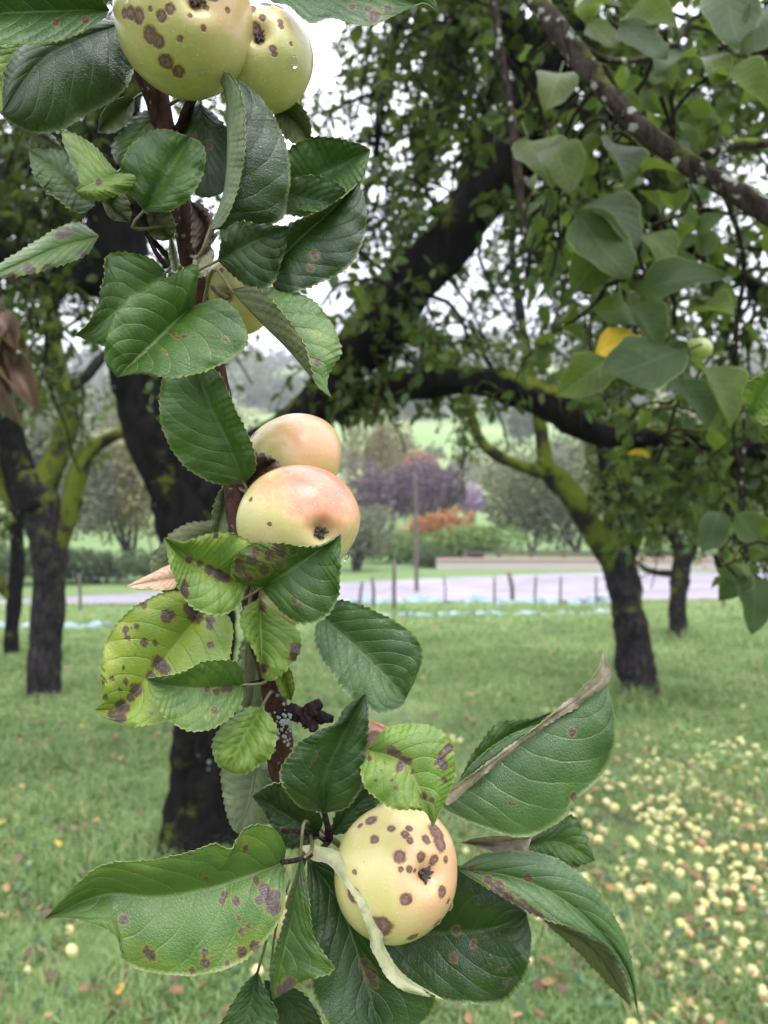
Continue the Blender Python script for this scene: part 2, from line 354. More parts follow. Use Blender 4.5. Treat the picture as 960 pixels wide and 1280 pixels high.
# ------------------------------------------------------------------ grass (one uncountable mass)
def in_strip(x, y):
    e = np.interp(x, [-60, -9, 0, 6, 60], [17.0, 15.6, 16.8, 17.3, 22]); wd = np.interp(x, [-60, -9, -1, 6, 60], [1.2, 1.25, 5.0, 7.6, 8])
    return (y > e-.05) & (y < e+wd+.05)
def smooth_noise(x, y, sc, seed):
    r = np.random.default_rng(seed); v = 0
    for k in range(5):
        a = r.uniform(0, 6.28); f = sc*r.uniform(.6, 1.8); v = v+np.sin((x*np.cos(a)+y*np.sin(a))*f+r.uniform(0, 6.28))
    return v/5
def grass(rng):
    bx, by = [], []
    for (y0, y1, dens) in ((1.7, 3.2, 7500), (3.2, 5, 5200), (5, 8, 2600), (8, 12, 1200), (12, 17.4, 600)):
        n = int(dens*(y1-y0)*(y1+y0)*.5*1.25)
        y = rng.uniform(y0, y1, n); x = rng.uniform(-.62, .62, n)*y*1.02
        bx.append(x); by.append(y)
    x = np.concatenate(bx); y = np.concatenate(by)
    bald = smooth_noise(x, y, 2.2, 3)+.5*smooth_noise(x, y, 6., 4)
    keep = (bald-.30*np.clip((3.6-y)/1.4, 0, 1)*(x < .5)+rng.uniform(-.25, .65, len(x)) > -.32) & ~in_strip(x, y)
    x, y = x[keep], y[keep]; n = len(x)
    tall = np.exp(-((x-2.09)**2+(y-6.2)**2)/.16)+np.exp(-((x-3.6)**2+(y-9.4)**2)/.2)+.6*np.exp(-((x+.8)**2+(y-3.4)**2)/.1)
    h = rng.uniform(.022, .062, n)*np.clip(1+.6*smooth_noise(x, y, 5., 5)+.35*smooth_noise(x, y, 13., 6), .45, 2.)*(1+2.2*tall)*np.interp(y, [0, 6, 17], [1, 1.1, 1.7])
    wd = rng.uniform(.0016, .0034, n)*np.interp(y, [0, 4, 17], [1, 1.25, 3.4])
    a = rng.uniform(0, 6.28, n); lean = rng.uniform(.15, 1.15, n); la = a+rng.normal(1.57, .6, n)
    base = np.stack([x, y, gz(x, y)-.004], 1)
    side = np.stack([np.cos(a), np.sin(a), 0*a], 1)*wd[:, None]
    ld = np.stack([np.cos(la), np.sin(la), 0*a], 1)
    up = np.array([0, 0, 1.])
    m1 = base+(ld*(lean*.35)[:, None]+up)*(h*.55)[:, None]; tp = base+(ld*(lean)[:, None]+up*.9)*h[:, None]
    V = np.stack([base-side, base+side, m1-side*.8, m1+side*.8, tp], 1).reshape(-1, 3)
    k = np.arange(n)[:, None]*5
    q = np.concatenate([k, k+1, k+3, k+2], 1); t = np.concatenate([k+2, k+3, k+4], 1)
    tint = np.clip(.45+.28*smooth_noise(x, y, 1.1, 8)+.2*smooth_noise(x, y, 4., 9)+rng.normal(0, .16, n), 0, .93)
    tint = np.clip(tint+np.interp(y, [4, 9, 17], [0, .12, .3]), 0, .93)
    tint = np.where(rng.random(n) < .07+.10*(smooth_noise(x, y, 1.7, 12) > .25), rng.uniform(.95, 1, n), tint)
    return mesh('grass', V, [q, t], {'tint': np.repeat(tint, 5)})
s = NT('grass_blade'); t = s.attr('tint')
col = s.mix(s.ss(t, 0., .5), (.082, .150, .044), (.175, .285, .088)); col = s.mix(s.ss(t, .5, .93), col, (.29, .41, .145))
col = s.mix(s.math('GREATER_THAN', t, .94), col, (.40, .34, .18))
M['grass'] = s.done(s.translucent(s.bsdf(col, .45, None, .4), s.mix(.5, col, (.2, .28, .05)), .25))
tag(obj('grass', grass(RNG), M['grass']), 'short damp green lawn grass growing under the orchard trees', 'grass', kind='stuff')

LT = np.array([[0, 0, 0], [0, .34, -.03], [0, .68, -.02], [0, 1, .04], [-.27, .30, .07], [-.24, .64, .06], [.27, .30, .07], [.24, .64, .06]])
LQ = np.array([[1, 6, 7, 2], [4, 1, 2, 5]]); LTR = np.array([[0, 6, 1], [2, 7, 3], [0, 1, 4], [5, 2, 3]])
def leaf_cloud(name, pos, d, nrm, size, tint):
    """many small folded leaves in one mesh"""
    d = norm(d); nrm = norm(nrm-d*np.sum(nrm*d, 1, keepdims=True)); x = np.cross(d, nrm)
    B = np.stack([x, d, nrm], 1)                                     # n,3,3
    V = pos[:, None]+np.einsum('kc,ncd->nkd', LT, B)*size[:, None, None]
    n = len(pos); o = (np.arange(n)*8)[:, None, None]
    return mesh(name, V.reshape(-1, 3), [(LQ[None]+o).reshape(-1, 4), (LTR[None]+o).reshape(-1, 3)], {'tint': np.repeat(tint, 8)})
# low weeds and clover towards the camera, litter of brown leaves
n = 5200; y = RNG.uniform(1.8, 5.5, n)**1.0; x = RNG.uniform(-.6, .6, n)*y
k = (smooth_noise(x, y, 2.2, 3)+RNG.uniform(-.7, .5, n)+.25*(x < -.3) < .05); x, y = x[k], y[k]; n = len(x)
a = RNG.uniform(0, 6.28, n)
me = leaf_cloud('weeds', np.stack([x, y, gz(x, y)+RNG.uniform(.01, .045, n)], 1), np.stack([np.cos(a), np.sin(a), RNG.uniform(-.1, .5, n)], 1),
                np.stack([RNG.normal(0, .3, n), RNG.normal(0, .3, n), np.ones(n)], 1), RNG.uniform(.02, .05, n), RNG.uniform(0, .95, n))
M['weed'] = far_leaf('weed_leaf', (.035, .085, .035), (.06, .13, .05), (.11, .19, .07), 0., .2)
tag(obj('ground_cover', me, M['weed']), 'low broad-leaved weeds and clover among the grass in the foreground', 'weeds', kind='stuff')
n = 1100; y = RNG.uniform(1.9, 9, n)**1.0; x = RNG.uniform(-.6, .6, n)*y; a = RNG.uniform(0, 6.28, n)
me = leaf_cloud('litter', np.stack([x, y, gz(x, y)+RNG.uniform(.012, .05, n)], 1), np.stack([np.cos(a), np.sin(a), RNG.uniform(-.2, .2, n)], 1),
                np.stack([RNG.normal(0, .4, n), RNG.normal(0, .4, n), np.ones(n)], 1), RNG.uniform(.03, .07, n), RNG.uniform(0, .98, n))
M['litter'] = far_leaf('litter_leaf', (.09, .05, .03), (.20, .11, .055), (.36, .22, .09), .04, .1)
tag(obj('leaf_litter', me, M['litter']), 'scattered brown and tan fallen leaves lying in the grass', 'fallen leaves', kind='stuff')

# ------------------------------------------------------------------ background: hedges, shrubs, trees, wood on the hill
def crown_points(rng, c, r, n, lobes=9, shell=.55):
    """points in an uneven crown made of several lobes"""
    c = np.asarray(c, float); r = np.asarray(r, float)
    L = norm(rng.normal(0, 1, (lobes, 3)))*rng.uniform(.25, .75, (lobes, 1)); L[:, 2] = np.abs(L[:, 2])*1.1-.35
    lr = rng.uniform(.32, .6, lobes); w_ = lr**2/np.sum(lr**2)
    k = rng.choice(lobes, n, p=w_); dv = norm(rng.normal(0, 1, (n, 3))); rad = lr[k]*rng.uniform(shell, 1.05, n)**.6
    return c+(L[k]+dv*rad[:, None])*r, dv
def far_shrub(name, label, cat, base, r, mat, n, leaf, seed, stems=3, lift=0., group=None, trunk_h=None):
    rng = np.random.default_rng(seed); b = np.asarray(base, float)
    t = thing(name, b, label, cat, group)
    c = b+np.array([0, 0, r[2]*.80+lift])
    pos, dv = crown_points(rng, c, r, n)
    pos[:, 2] = np.maximum(pos[:, 2], b[2]+.02)
    d = norm(rng.normal(0, 1, (n, 3))+dv*.6); nr = norm(dv+rng.normal(0, .6, (n, 3))+[0, 0, .4])
    obj('crown', leaf_cloud('crown', pos, d, nr, leaf*rng.uniform(.7, 1.4, n), np.clip(rng.beta(2, 2, n), 0, .999)), mat, t)
    parts = []
    for k in range(stems):
        e = c+np.array([rng.uniform(-.4, .4)*r[0], rng.uniform(-.4, .4)*r[1], rng.uniform(0, .4)*r[2]])
        p = catmull([b+[rng.normal(0, .06), rng.normal(0, .06), -.1], (b+e)/2+rng.normal(0, .08*r[0], 3), e], 10)
        parts.append(tube(p, np.linspace(.05+.012*r[2], .02, 10), 6, .1, rng))
    V, Fs = join(parts); obj('trunk', mesh('trunk', V, Fs), M['bark_grey'], t)
    return t
def shrubmat(k, a, b, c, yel=0.): M[k] = far_leaf(k, a, b, c, yel, .25, .6); return M[k]
gr_ = shrubmat('hedge_green', (.075, .13, .035), (.14, .22, .06), (.22, .31, .09))
dk = shrubmat('hedge_dark', (.03, .055, .025), (.055, .085, .04), (.09, .12, .055))
ol = shrubmat('olive_tree', (.085, .10, .055), (.14, .155, .085), (.22, .22, .10), .03)
yw = shrubmat('autumn_tree', (.12, .115, .06), (.20, .19, .09), (.32, .27, .09), .08)
pu = shrubmat('purple_shrub', (.075, .04, .075), (.13, .075, .13), (.20, .12, .19))
rd = shrubmat('red_shrub', (.25, .07, .075), (.36, .12, .11), (.45, .22, .19))
og = shrubmat('orange_shrub', (.28, .09, .035), (.40, .16, .065), (.48, .26, .12))
li = shrubmat('lilac_shrub', (.34, .24, .40), (.46, .34, .52), (.56, .46, .60))
gy_ = shrubmat('grey_tree', (.10, .11, .075), (.16, .17, .115), (.22, .22, .15))
ru = shrubmat('russet_tree', (.14, .105, .05), (.21, .16, .08), (.28, .22, .10))
def at(px, Y):
    x = (px-480)/F*Y; return (x, Y, float(gz(x, Y)))
SH = [ # name, label, category, px, Y, (rx,ry,rz), material, n, leaf, stems, lift
 ('orange_shrub', 'rounded orange autumn shrub beyond the road beside the slim pole', 'shrub', 546, 33, (1.7, 1.3, .95), og, 3200, .15, 4, .75),
 ('purple_shrub', 'broad dark purple shrub beyond the road, left of the pole', 'shrub', 487, 40, (2.6, 2, 2.5), pu, 4200, .2, 5, 1.4),
 ('purple_shrub', 'darker purple-brown shrub just right of the pole, above the orange shrub', 'shrub', 545, 42, (2.1, 1.8, 2.2), pu, 3200, .2, 5, 1.8),
 ('red_shrub', 'pinkish red shrub top showing above the purple shrubs', 'shrub', 528, 46, (1.6, 1.4, 1.6), rd, 2600, .2, 5, 3.0),
 ('lilac_shrub', 'small pale lilac rounded bush right of the purple shrubs', 'shrub', 590, 44, (1.0, .9, 1.2), li, 1500, .18, 4, 1.7),
 ('green_shrub', 'large rounded light green shrub behind the low wall', 'shrub', 598, 29, (2.0, 1.6, 1.0), gr_, 3800, .15, 5, .05),
 ('green_shrub', 'small bright green shrub left of the rounded green one, below the purple shrubs', 'shrub', 496, 30, (1.9, 1.3, .95), gr_, 2600, .15, 5, .05),
 ('dark_hedge_bush', 'low dark green bush at the foot of the slim pole', 'shrub', 536, 28, (1.0, .9, .55), dk, 1500, .12, 4, 0),
 ('grey_bush', 'grey-green feathery bush right of the leaning branch apples', 'shrub', 445, 26, (1.4, 1.1, 1.6), gy_, 2600, .13, 6, .1),
 ('olive_tree', 'soft olive green tree behind the low wall left of the mossy limb', 'tree', 665, 36, (3.0, 2.4, 3.0), ol, 5200, .2, 4, .4),
 ('grey_tree', 'grey-green tree behind the mossy limb of the right orchard tree', 'tree', 720, 38, (3.2, 2.6, 3.6), gy_, 5200, .2, 4, .4),
 ('olive_tree', 'olive tree behind the far right orchard tree', 'tree', 820, 34, (3.6, 2.6, 3.4), ol, 5200, .2, 4, .4),
 ('grey_tree', 'grey-green tree at the right edge behind the hanging foliage', 'tree', 930, 32, (3.0, 2.4, 3.6), gy_, 4500, .2, 4, .3),
 ('russet_tree', 'russet brown tree rising behind the purple shrubs', 'tree', 468, 52, (2.2, 2, 4.2), ru, 3600, .22, 4, 2.6),
 ('grey_tree', 'tall grey-green tree behind the main orchard trunk', 'tree', 330, 27, (2.4, 2, 3.6), gy_, 6000, .16, 4, .8),
 ('autumn_tree', 'yellowing autumn tree between the two left orchard trunks', 'tree', 165, 28, (2.6, 2, 3.6), yw, 6500, .16, 4, .5),
 ('grey_tree', 'grey-green tree behind the left orchard tree', 'tree', 70, 27, (2.6, 2, 4.0), gy_, 6500, .16, 4, .6),
 ('olive_tree', 'olive tree at the left edge of the view beyond the lane', 'tree', -40, 25, (2.4, 2, 3.6), ol, 5000, .16, 4, .4),
 ('dark_hedge_bush', 'dark green hedge bush behind the lane at the far left', 'shrub', 20, 21, (1.8, .9, .62), dk, 2600, .13, 4, .1),
 ('dark_hedge_bush', 'dark green hedge bush behind the lane right of the left trunk', 'shrub', 130, 21.5, (1.9, .9, .60), dk, 2600, .13, 4, .1),
 ('dark_hedge_bush', 'dark green hedge bush behind the lane next to the main trunk', 'shrub', 235, 22.5, (1.9, .9, .60), dk, 2600, .13, 4, .1),
]
for q, (nm, lb, ct, px, Y, r, mt, n, lf, st, lift) in enumerate(SH):
    far_shrub(nm, lb, ct, at(px, Y), r, mt, n, lf, 100+q, st, lift)
# field hedges and the wood on the ridge: far masses
def mass(name, label, cat, ctrs, mat, per, leaf, seed, kind='stuff'):
    rng = np.random.default_rng(seed); Ps, Ds = [], []
    for c, r in ctrs:
        p, d = crown_points(rng, c, r, per, 5); Ps.append(p); Ds.append(d)
    p = np.vstack(Ps); dv = np.vstack(Ds); n = len(p)
    me = leaf_cloud(name, p, norm(rng.normal(0, 1, (n, 3))), norm(dv+rng.normal(0, .5, (n, 3))+[0, 0, .4]), leaf*rng.uniform(.7, 1.4, n), np.clip(rng.beta(2, 2, n), 0, .999))
    tag(obj(name, me, mat), label, cat, kind=kind)
rng = np.random.default_rng(5); cs = []
for k in range(420):
    Y = rng.uniform(165, 330); x = rng.uniform(-1, 1)*Y*.85; r = rng.uniform(5, 9)
    cs.append((np.array([x, Y, float(gz(x, Y))+r*.6]), (r, r, r*1.1)))
mass('wood', 'distant bluish dark wood along the ridge of the hill', 'wood', cs, dk, 130, 1.9, 6)
cs = []
for k in range(150):
    Y = rng.uniform(62, 90); x = rng.uniform(-1, 1)*Y*.8; r = rng.uniform(1.2, 2.6)
    if -2 < (x/Y*F+480-600)/40 < 2 and rng.random() < .6: continue
    cs.append((np.array([x, Y, float(gz(x, Y))+r*.6]), (r, r, r)))
mass('field_hedge', 'grey-green hedge rows below the pale field on the hillside', 'hedge', cs, gy_, 150, .5, 8)
far_shrub('field_bush', 'lone round bush in the pale field on the hill', 'shrub', at(652, 105), (3.2, 2.6, 3.0), dk, 1600, .5, 300, 3, 0)
# low pinkish wall beyond the road, wall stones told apart only as courses
wl = thing('low_wall', at(720, 26.5), 'long low pinkish brick wall beyond the road', 'wall')
s = NT('pink_brick'); co = s.coord('Object')
br = s.n('ShaderNodeTexBrick'); br.inputs['Scale'].default_value = 3.; s.l(co, br.inputs['Vector'])
br.inputs['Color1'].default_value = (.34, .15, .12, 1); br.inputs['Color2'].default_value = (.28, .14, .12, 1); br.inputs['Mortar'].default_value = (.4, .36, .33, 1)
M['brick'] = s.done(s.bsdf(br.outputs[0], .8))
s = NT('pale_coping'); M['coping'] = s.done(s.bsdf(s.mix(s.noise(8.), (.34, .20, .18), (.42, .27, .25)), .6))
def box(lo, hi):
    lo, hi = np.asarray(lo, float), np.asarray(hi, float)
    V = np.array([[(lo, hi)[a][0], (lo, hi)[b][1], (lo, hi)[c][2]] for a in (0, 1) for b in (0, 1) for c in (0, 1)])
    return V, [np.array([[0, 1, 3, 2], [4, 6, 7, 5], [0, 4, 5, 1], [2, 3, 7, 6], [0, 2, 6, 4], [1, 5, 7, 3]])]
x0, x1, Yw = -.5+(600-480)/F*26.5-1.0, 14., 26.5
def wall_piece(lo, hi): V, f = box(lo, hi); return mesh('wall', V, f, smooth=False)
obj('wall_body', wall_piece((x0, Yw, -.7), (x1, Yw+.25, -.17)), M['brick'], wl)
for k in range(14):
    a = x0+k*(x1-x0)/14; obj('coping_stone', wall_piece((a+.01, Yw-.06, -.167), (a+(x1-x0)/14-.01, Yw+.31, -.11+RNG.uniform(-.008, .008))), M['coping'], wl)
# timber rail fence behind the wall
s = NT('old_timber'); M['timber'] = s.done(s.bsdf(s.mix(s.noise(12., 4.), (.06, .048, .04), (.14, .115, .09)), .8))
rf = thing('rail_fence', at(700, 28), 'brown timber rail fence behind the low pinkish wall', 'fence')
a = np.linspace(3.0, 12.5, 9)
for k, x in enumerate(a):
    z = float(gz(x, 28)); V, f = box((x-.05, 27.95, z-.1), (x+.05, 28.05, z+.62)); obj('post', mesh('post', V, f, smooth=False), M['timber'], rf)
for zz in (.22, .46):
    for k in range(8):
        z = float(gz(0, 28)); V, f = box((a[k]+.05, 27.97, z+zz), (a[k+1]-.05, 28.02, z+zz+.11)); obj('rail', mesh('rail', V, f, smooth=False), M['timber'], rf)
# slim pole beyond the fence
pb = np.array(at(521, 19.2)); pt = thing('slim_pole', pb, 'tall slim weathered pole standing by the road', 'pole')
top = P(519, 588, 19.2); pp = catmull([pb-[0, 0, .2], (pb+top)/2, top], 12)
V, f = tube(pp, np.linspace(.055, .04, 12), 8, .05); obj('shaft', mesh('shaft', V, f), M['timber'], pt)
V, f = box(top-[.055, .055, 0], top+[.055, .055, .05]); obj('cap', mesh('cap', V, f, smooth=False), M['timber'], pt)
# post and wire fence along the road with blue netting
fence = thing('wire_fence', at(560, 15.4), 'post and wire fence with weathered stakes along the near side of the road', 'fence')
stakes = [(383, 13.2, .78, .05), (450, 14.2, .55, .045), (467, 14.6, .62, .05), (493, 14.0, .95, .055), (556, 16.2, .6, .03), (618, 15.9, .6, .035), (640, 16.3, .68, .07), (668, 15.6, .62, .035), (700, 15.7, .6, .035), (745, 15.9, .6, .035), (905, 15.2, .8, .05), (940, 15.0, .8, .05), (300, 13.6, .7, .045), (215, 14.0, .7, .045), (100, 14.0, .7, .04)]
tops = []
for px, Y, h, r in sorted(stakes):
    b = np.array(at(px, Y)); p = catmull([b-[0, 0, .15], b+[RNG.normal(0, .01), 0, h*.5], b+[RNG.normal(0, .03), 0, h]], 6)
    r *= .72; V, f = tube(p, [r, r, r*.97, r*.95, r*.92, r*.8], 7, .06); obj('stake', mesh('stake', V, f), M['timber'], fence); tops.append((b, h))
s = NT('wire'); M['wire'] = s.done(s.bsdf((.25, .25, .26), .4, Metallic=.8))
for fr_ in (.9, .5):
    parts = []
    for (b0, h0), (b1_, h1) in zip(tops[:-1], tops[1:]):
        p = np.array([b0+[0, 0, h0*fr_], (b0+b1_)/2+[0, 0, (h0+h1)/2*fr_-.03], b1_+[0, 0, h1*fr_]]); parts.append(tube(catmull(p, 6), .004, 4))
    V, f = join(parts); obj('wire', mesh('wire', V, f), M['wire'], fence)
s = NT('blue_netting'); co = s.coord('Object')
M['net'] = s.done(s.bsdf(s.mix(s.noise(9., 3., .6, co), (.17, .27, .29), (.28, .38, .40)), .6))
def net_strip(name, label, pts, h, seed):
    rng = np.random.default_rng(seed); p = catmull([at(a_, b_) for a_, b_ in pts], 90); n = len(p)
    p[:, 2] = gz(p[:, 0], p[:, 1]); jit = np.stack([0*p[:, 0], rng.normal(0, .03, n), 0*p[:, 0]], 1)
    hh = h*(1+.35*np.sin(np.arange(n)*.5)+rng.normal(0, .15, n))
    V = np.concatenate([p+jit+[0, 0, .01], p-jit*2+np.stack([0*hh, .05+0*hh, np.maximum(hh, .02)], 1), p-jit+np.stack([0*hh, .16+0*hh, 0*hh+.01], 1)])
    k = np.arange(n-1)[:, None]; f = np.concatenate([np.concatenate([k, k+1, k+1+n, k+n], 1), np.concatenate([k+n, k+n+1, k+2*n+1, k+2*n], 1)])
    tag(obj(name, mesh(name, V, f), M['net']), label, 'netting')
net_strip('blue_netting', 'rumpled strip of pale blue netting lying along the road edge', [(300, 16.4), (440, 16.2), (560, 16.4), (680, 15.9), (800, 16.2)], .13, 3)
net_strip('blue_netting', 'second faint turquoise netting strip lying on the grass nearer the trees', [(450, 13.0), (560, 13.1), (690, 13.3), (790, 13.6)], .05, 4)
net_strip('blue_netting', 'pale blue netting strip on the grass left of the main trunk', [(-60, 10.6), (40, 10.9), (150, 11.2), (230, 11.6)], .06, 5)

# ------------------------------------------------------------------ orchard trees
def limb3(pts, n=None):
    """(px, py, Y, radius px) -> points and radii in metres"""
    q = np.array([[*P(a, b, Y), r/F*Y] for a, b, Y, r in pts]); n = n or max(10, len(pts)*6)
    return catmull(q, n)
def add_limb(t, name, pts, mat, ns=14, wob=.14, n=None, seed=0):
    c = limb3(pts, n); V, f = tube(c[:, :3], c[:, 3], ns, wob, np.random.default_rng(seed))
    obj(name, mesh(name, V, f), mat, t); return c
def grow(rng, limbs, count, length, droop, up=.5, per=34, leaf=(.05, .08), spread=1., bias=(0, 0, 0), zmin=-9, shoots=5):
    """side branches off the limbs, short shoots off those, leaves in rosettes along the shoots"""
    tubes, pos, D, N = [], [], [], []
    allp = np.vstack([np.hstack([c, np.full((len(c), 1), w_)]) for c, w_ in limbs])
    pr = allp[:, 4]/allp[:, 4].sum()
    def walk(p, d, L, m, r0, r1, dr):
        path = [p.copy()]
        for q in range(m):
            d = norm(d+np.array([0, 0, -dr])*(q+1)/m+rng.normal(0, .26, 3))
            if p[2] < zmin: d = norm(d+np.array([0, 0, .7]))
            p = p+d*L/m; path.append(p.copy())
        path = np.array(path); tubes.append(tube(path, np.linspace(r0, r1, m+1), 5, 0, rng, False)); return path
    for k in rng.choice(len(allp), count, p=pr):
        p = allp[k, :3].copy(); r0 = min(.012, allp[k, 3]*.6); L = rng.uniform(*length)
        d = norm(rng.normal(0, spread, 3)+np.array([0, 0, up])+np.array(bias))
        path = walk(p, d, L, 9, r0, .004, droop*.55)
        for q in range(shoots):
            i0 = rng.integers(2, 10); st = path[i0]; d2 = norm(rng.normal(0, 1, 3)+norm(path[i0]-path[i0-1])*.7+[0, 0, .1])
            L2 = rng.uniform(.10, .34); sh = walk(st, d2, L2, 5, .004, .0018, droop)
            nl = max(3, int(per*L2*rng.uniform(.6, 1.3))); sp_ = rng.uniform(.15, 1, nl)*5; i1 = np.minimum(sp_.astype(int), 4)
            base = sh[i1]+(sh[i1+1]-sh[i1])*(sp_-i1)[:, None]; td = norm(sh[i1+1]-sh[i1])
            dd = norm(td*.5+rng.normal(0, .8, (nl, 3))+[0, 0, -.25]); pos.append(base+dd*.012); D.append(dd)
            N.append(norm(rng.normal(0, .6, (nl, 3))+[0, 0, .8]))
    pos, D, N = np.vstack(pos), np.vstack(D), np.vstack(N)
    return tubes, pos, D, N, rng.uniform(*leaf, len(pos))
# one leaf of middling detail, shared by the leaves that are objects of their own
def leaf_template(name, seed, fold=.16, bend=.18, wdt=.32, n=14, m=3):
    rng = np.random.default_rng(seed); t = np.linspace(0, 1, n); wv = wdt*np.sin(np.pi*np.clip(t, 0, 1)**.82)**.75*(1+.05*np.sin(t*60))
    wv[0] = wv[-1] = .004
    rows = []; uvs = []
    ph = rng.uniform(0, 6.3)
    for k in range(n):
        for q in range(-m, m+1):
            sx = q/m; rows.append((sx*wv[k], t[k], abs(sx)**1.4*fold*np.sin(np.pi*t[k])-bend*(t[k]-.35)**2+.055*np.sin(7*t[k]+ph)*sx+.04*np.sin(5*t[k]+ph*2))); uvs.append((t[k], .5+.5*sx))
    V = np.array(rows); w2 = 2*m+1; i = np.arange(n-1)[:, None]; j = np.arange(2*m)[None]
    f = np.stack([i*w2+j, i*w2+j+1, (i+1)*w2+j+1, (i+1)*w2+j], -1).reshape(-1, 4)
    # petiole
    pv, pf = tube(catmull([(0, -.28, .03), (0, -.1, -.01), (0, .02, -.0)], 4), .012, 4, 0, rng, False)
    fs = [f]+[q+len(V) for q in pf]; V = np.vstack([V, pv]); uvs += [(.5, .5)]*len(pv)
    return mesh(name, V, fs, uv=np.array(uvs))
LEAFS = {}
for mk in ('near_a', 'near_b', 'near_c', 'near_y'):
    LEAFS[mk] = []
    for k in range(4):
        me = leaf_template('leaf', k, .05+.07*k, .05+.14*k, .29+.03*(k % 3)); me.materials.append(M[mk]); LEAFS[mk].append(me)
def place_leaf(t, me, pos, d, nr, size, name='leaf'):
    d = Vector(d).normalized(); nr = Vector(nr); nr = (nr-d*nr.dot(d)).normalized(); x = d.cross(nr)
    o = bpy.data.objects.new(name, me); C.objects.link(o); o.parent = t
    R_ = Matrix((x, d, nr)).transposed().to_4x4()
    o.matrix_basis = Matrix.Translation(Vector(pos)-t.location) @ R_ @ Matrix.Scale(size, 4)
    return o
def to_px(p): return 480+p[:, 0]/p[:, 1]*F, 640-(p[:, 2]-EYE)/p[:, 1]*F
def foliage(t, data, mat, singles=0, rng=RNG, keep=None, twig_mat=None):
    tubes, pos, D, N, S = data
    if keep is not None:
        tubes = [q for q in tubes if keep(q[0].mean(0)[None])[0]]
        k = keep(pos); pos, D, N, S = pos[k], D[k], N[k], S[k]
    V, f = join(tubes); obj('twigs', mesh('twigs', V, f), twig_mat or M['bark_twig'], t)
    rest = np.ones(len(pos), bool)
    if singles:
        px, py = to_px(pos); vis = (pos[:, 1] > .3) & (px > 0) & (px < 960) & (py > 0) & (py < 1280)
        ordr = np.argsort(np.where(vis, pos[:, 1]/S, 1e9))[:singles]; rest[ordr] = False
        for i_ in ordr:
            mk = rng.choice(['near_a', 'near_b', 'near_c', 'near_y'], p=[.38, .26, .357, .003])
            place_leaf(t, LEAFS[mk][rng.integers(4)], pos[i_], D[i_], N[i_], S[i_])
    n = int(rest.sum())
    if n:
        o = obj('foliage', leaf_cloud('foliage', pos[rest], D[rest], N[rest], S[rest], np.clip(rng.beta(2, 2.2, n), 0, .985)+.015*(rng.random(n) < .02)), mat, t); o['kind'] = 'stuff'

# main tree right behind the branch
b = hit(250, 1068)
t1 = thing('apple_tree', (b[0], b[1], b[2]), 'dark-trunked old apple tree directly behind the apple branch, limb rising to the right', 'tree', 'orchard apple trees')
Y1 = b[1]
trunk = add_limb(t1, 'trunk', [(248, 1085, Y1, 58), (250, 1060, Y1, 50), (252, 1000, Y1, 42), (255, 900, Y1, 38), (255, 800, Y1, 37), (246, 700, Y1, 39), (228, 620, Y1, 42), (200, 540, Y1, 42), (176, 460, Y1, 37), (160, 380, Y1, 34), (148, 300, Y1-.05, 33), (140, 200, Y1-.1, 29), (158, 100, Y1-.1, 24), (182, -20, Y1, 19), (200, -140, Y1, 12)], M['bark_dark'], 18, .10, seed=1)
lb1 = add_limb(t1, 'limb', [(232, 660, Y1, 30), (290, 600, Y1, 31), (350, 550, Y1-.05, 30), (400, 503, Y1-.1, 29), (436, 452, Y1-.15, 30), (500, 375, Y1-.2, 32), (570, 290, Y1-.25, 32), (618, 222, Y1-.3, 30), (650, 150, Y1-.35, 27), (690, 70, Y1-.4, 24), (722, -10, Y1-.4, 20), (770, -110, Y1-.4, 15)], M['bark_dark'], 16, .14, seed=2)
lb2 = add_limb(t1, 'limb', [(420, 505, Y1-.1, 20), (470, 492, Y1-.15, 19), (540, 478, Y1-.25, 17), (600, 477, Y1-.3, 18), (650, 488, Y1-.35, 23), (700, 512, Y1-.4, 20), (742, 538, Y1-.4, 17), (778, 548, Y1-.45, 14), (830, 545, Y1-.45, 12), (900, 552, Y1-.4, 11), (980, 572, Y1-.4, 8), (1060, 570, Y1-.4, 4)], M['bark_dark'], 14, .16, seed=3)
lb3 = add_limb(t1, 'limb', [(655, 160, Y1-.35, 24), (690, 105, Y1-.25, 27), (650, 55, Y1-.2, 26), (590, 10, Y1-.1, 23), (540, -40, Y1, 18), (480, -120, Y1, 10)], M['bark_dark'], 12, .14, seed=4)
lb4 = add_limb(t1, 'limb', [(160, 345, Y1, 22), (110, 348, Y1, 22), (60, 335, Y1+.1, 20), (0, 318, Y1+.1, 17), (-90, 280, Y1+.2, 10)], M['bark_dark'], 12, .14, seed=5)
lb5 = add_limb(t1, 'limb', [(640, 200, Y1-.3, 12), (720, 230, Y1-.1, 12), (800, 270, Y1+.1, 10), (900, 330, Y1+.2, 8), (1010, 400, Y1+.3, 5)], M['bark_dark'], 9, .14, seed=6)
lb6 = add_limb(t1, 'limb', [(710, 30, Y1-.4, 16), (790, 60, Y1-.2, 14), (880, 70, Y1, 11), (1000, 60, Y1+.2, 6)], M['bark_dark'], 9, .14, seed=7)
lb7 = add_limb(t1, 'limb', [(540, -40, Y1, 10), (500, 20, Y1+.3, 8), (480, 100, Y1+.5, 6), (470, 190, Y1+.6, 4), (455, 260, Y1+.6, 2)], M['bark_dark'], 8, .14, seed=8)
lb8 = add_limb(t1, 'limb', [(590, 10, Y1-.1, 10), (570, 90, Y1+.4, 8), (545, 170, Y1+.7, 6), (520, 250, Y1+.8, 3)], M['bark_dark'], 8, .14, seed=9)
lb9 = add_limb(t1, 'limb', [(148, 230, Y1, 14), (90, 190, Y1+.2, 11), (30, 200, Y1+.4, 8), (-40, 230, Y1+.5, 5)], M['bark_dark'], 8, .14, seed=10)
rg = np.random.default_rng(21)
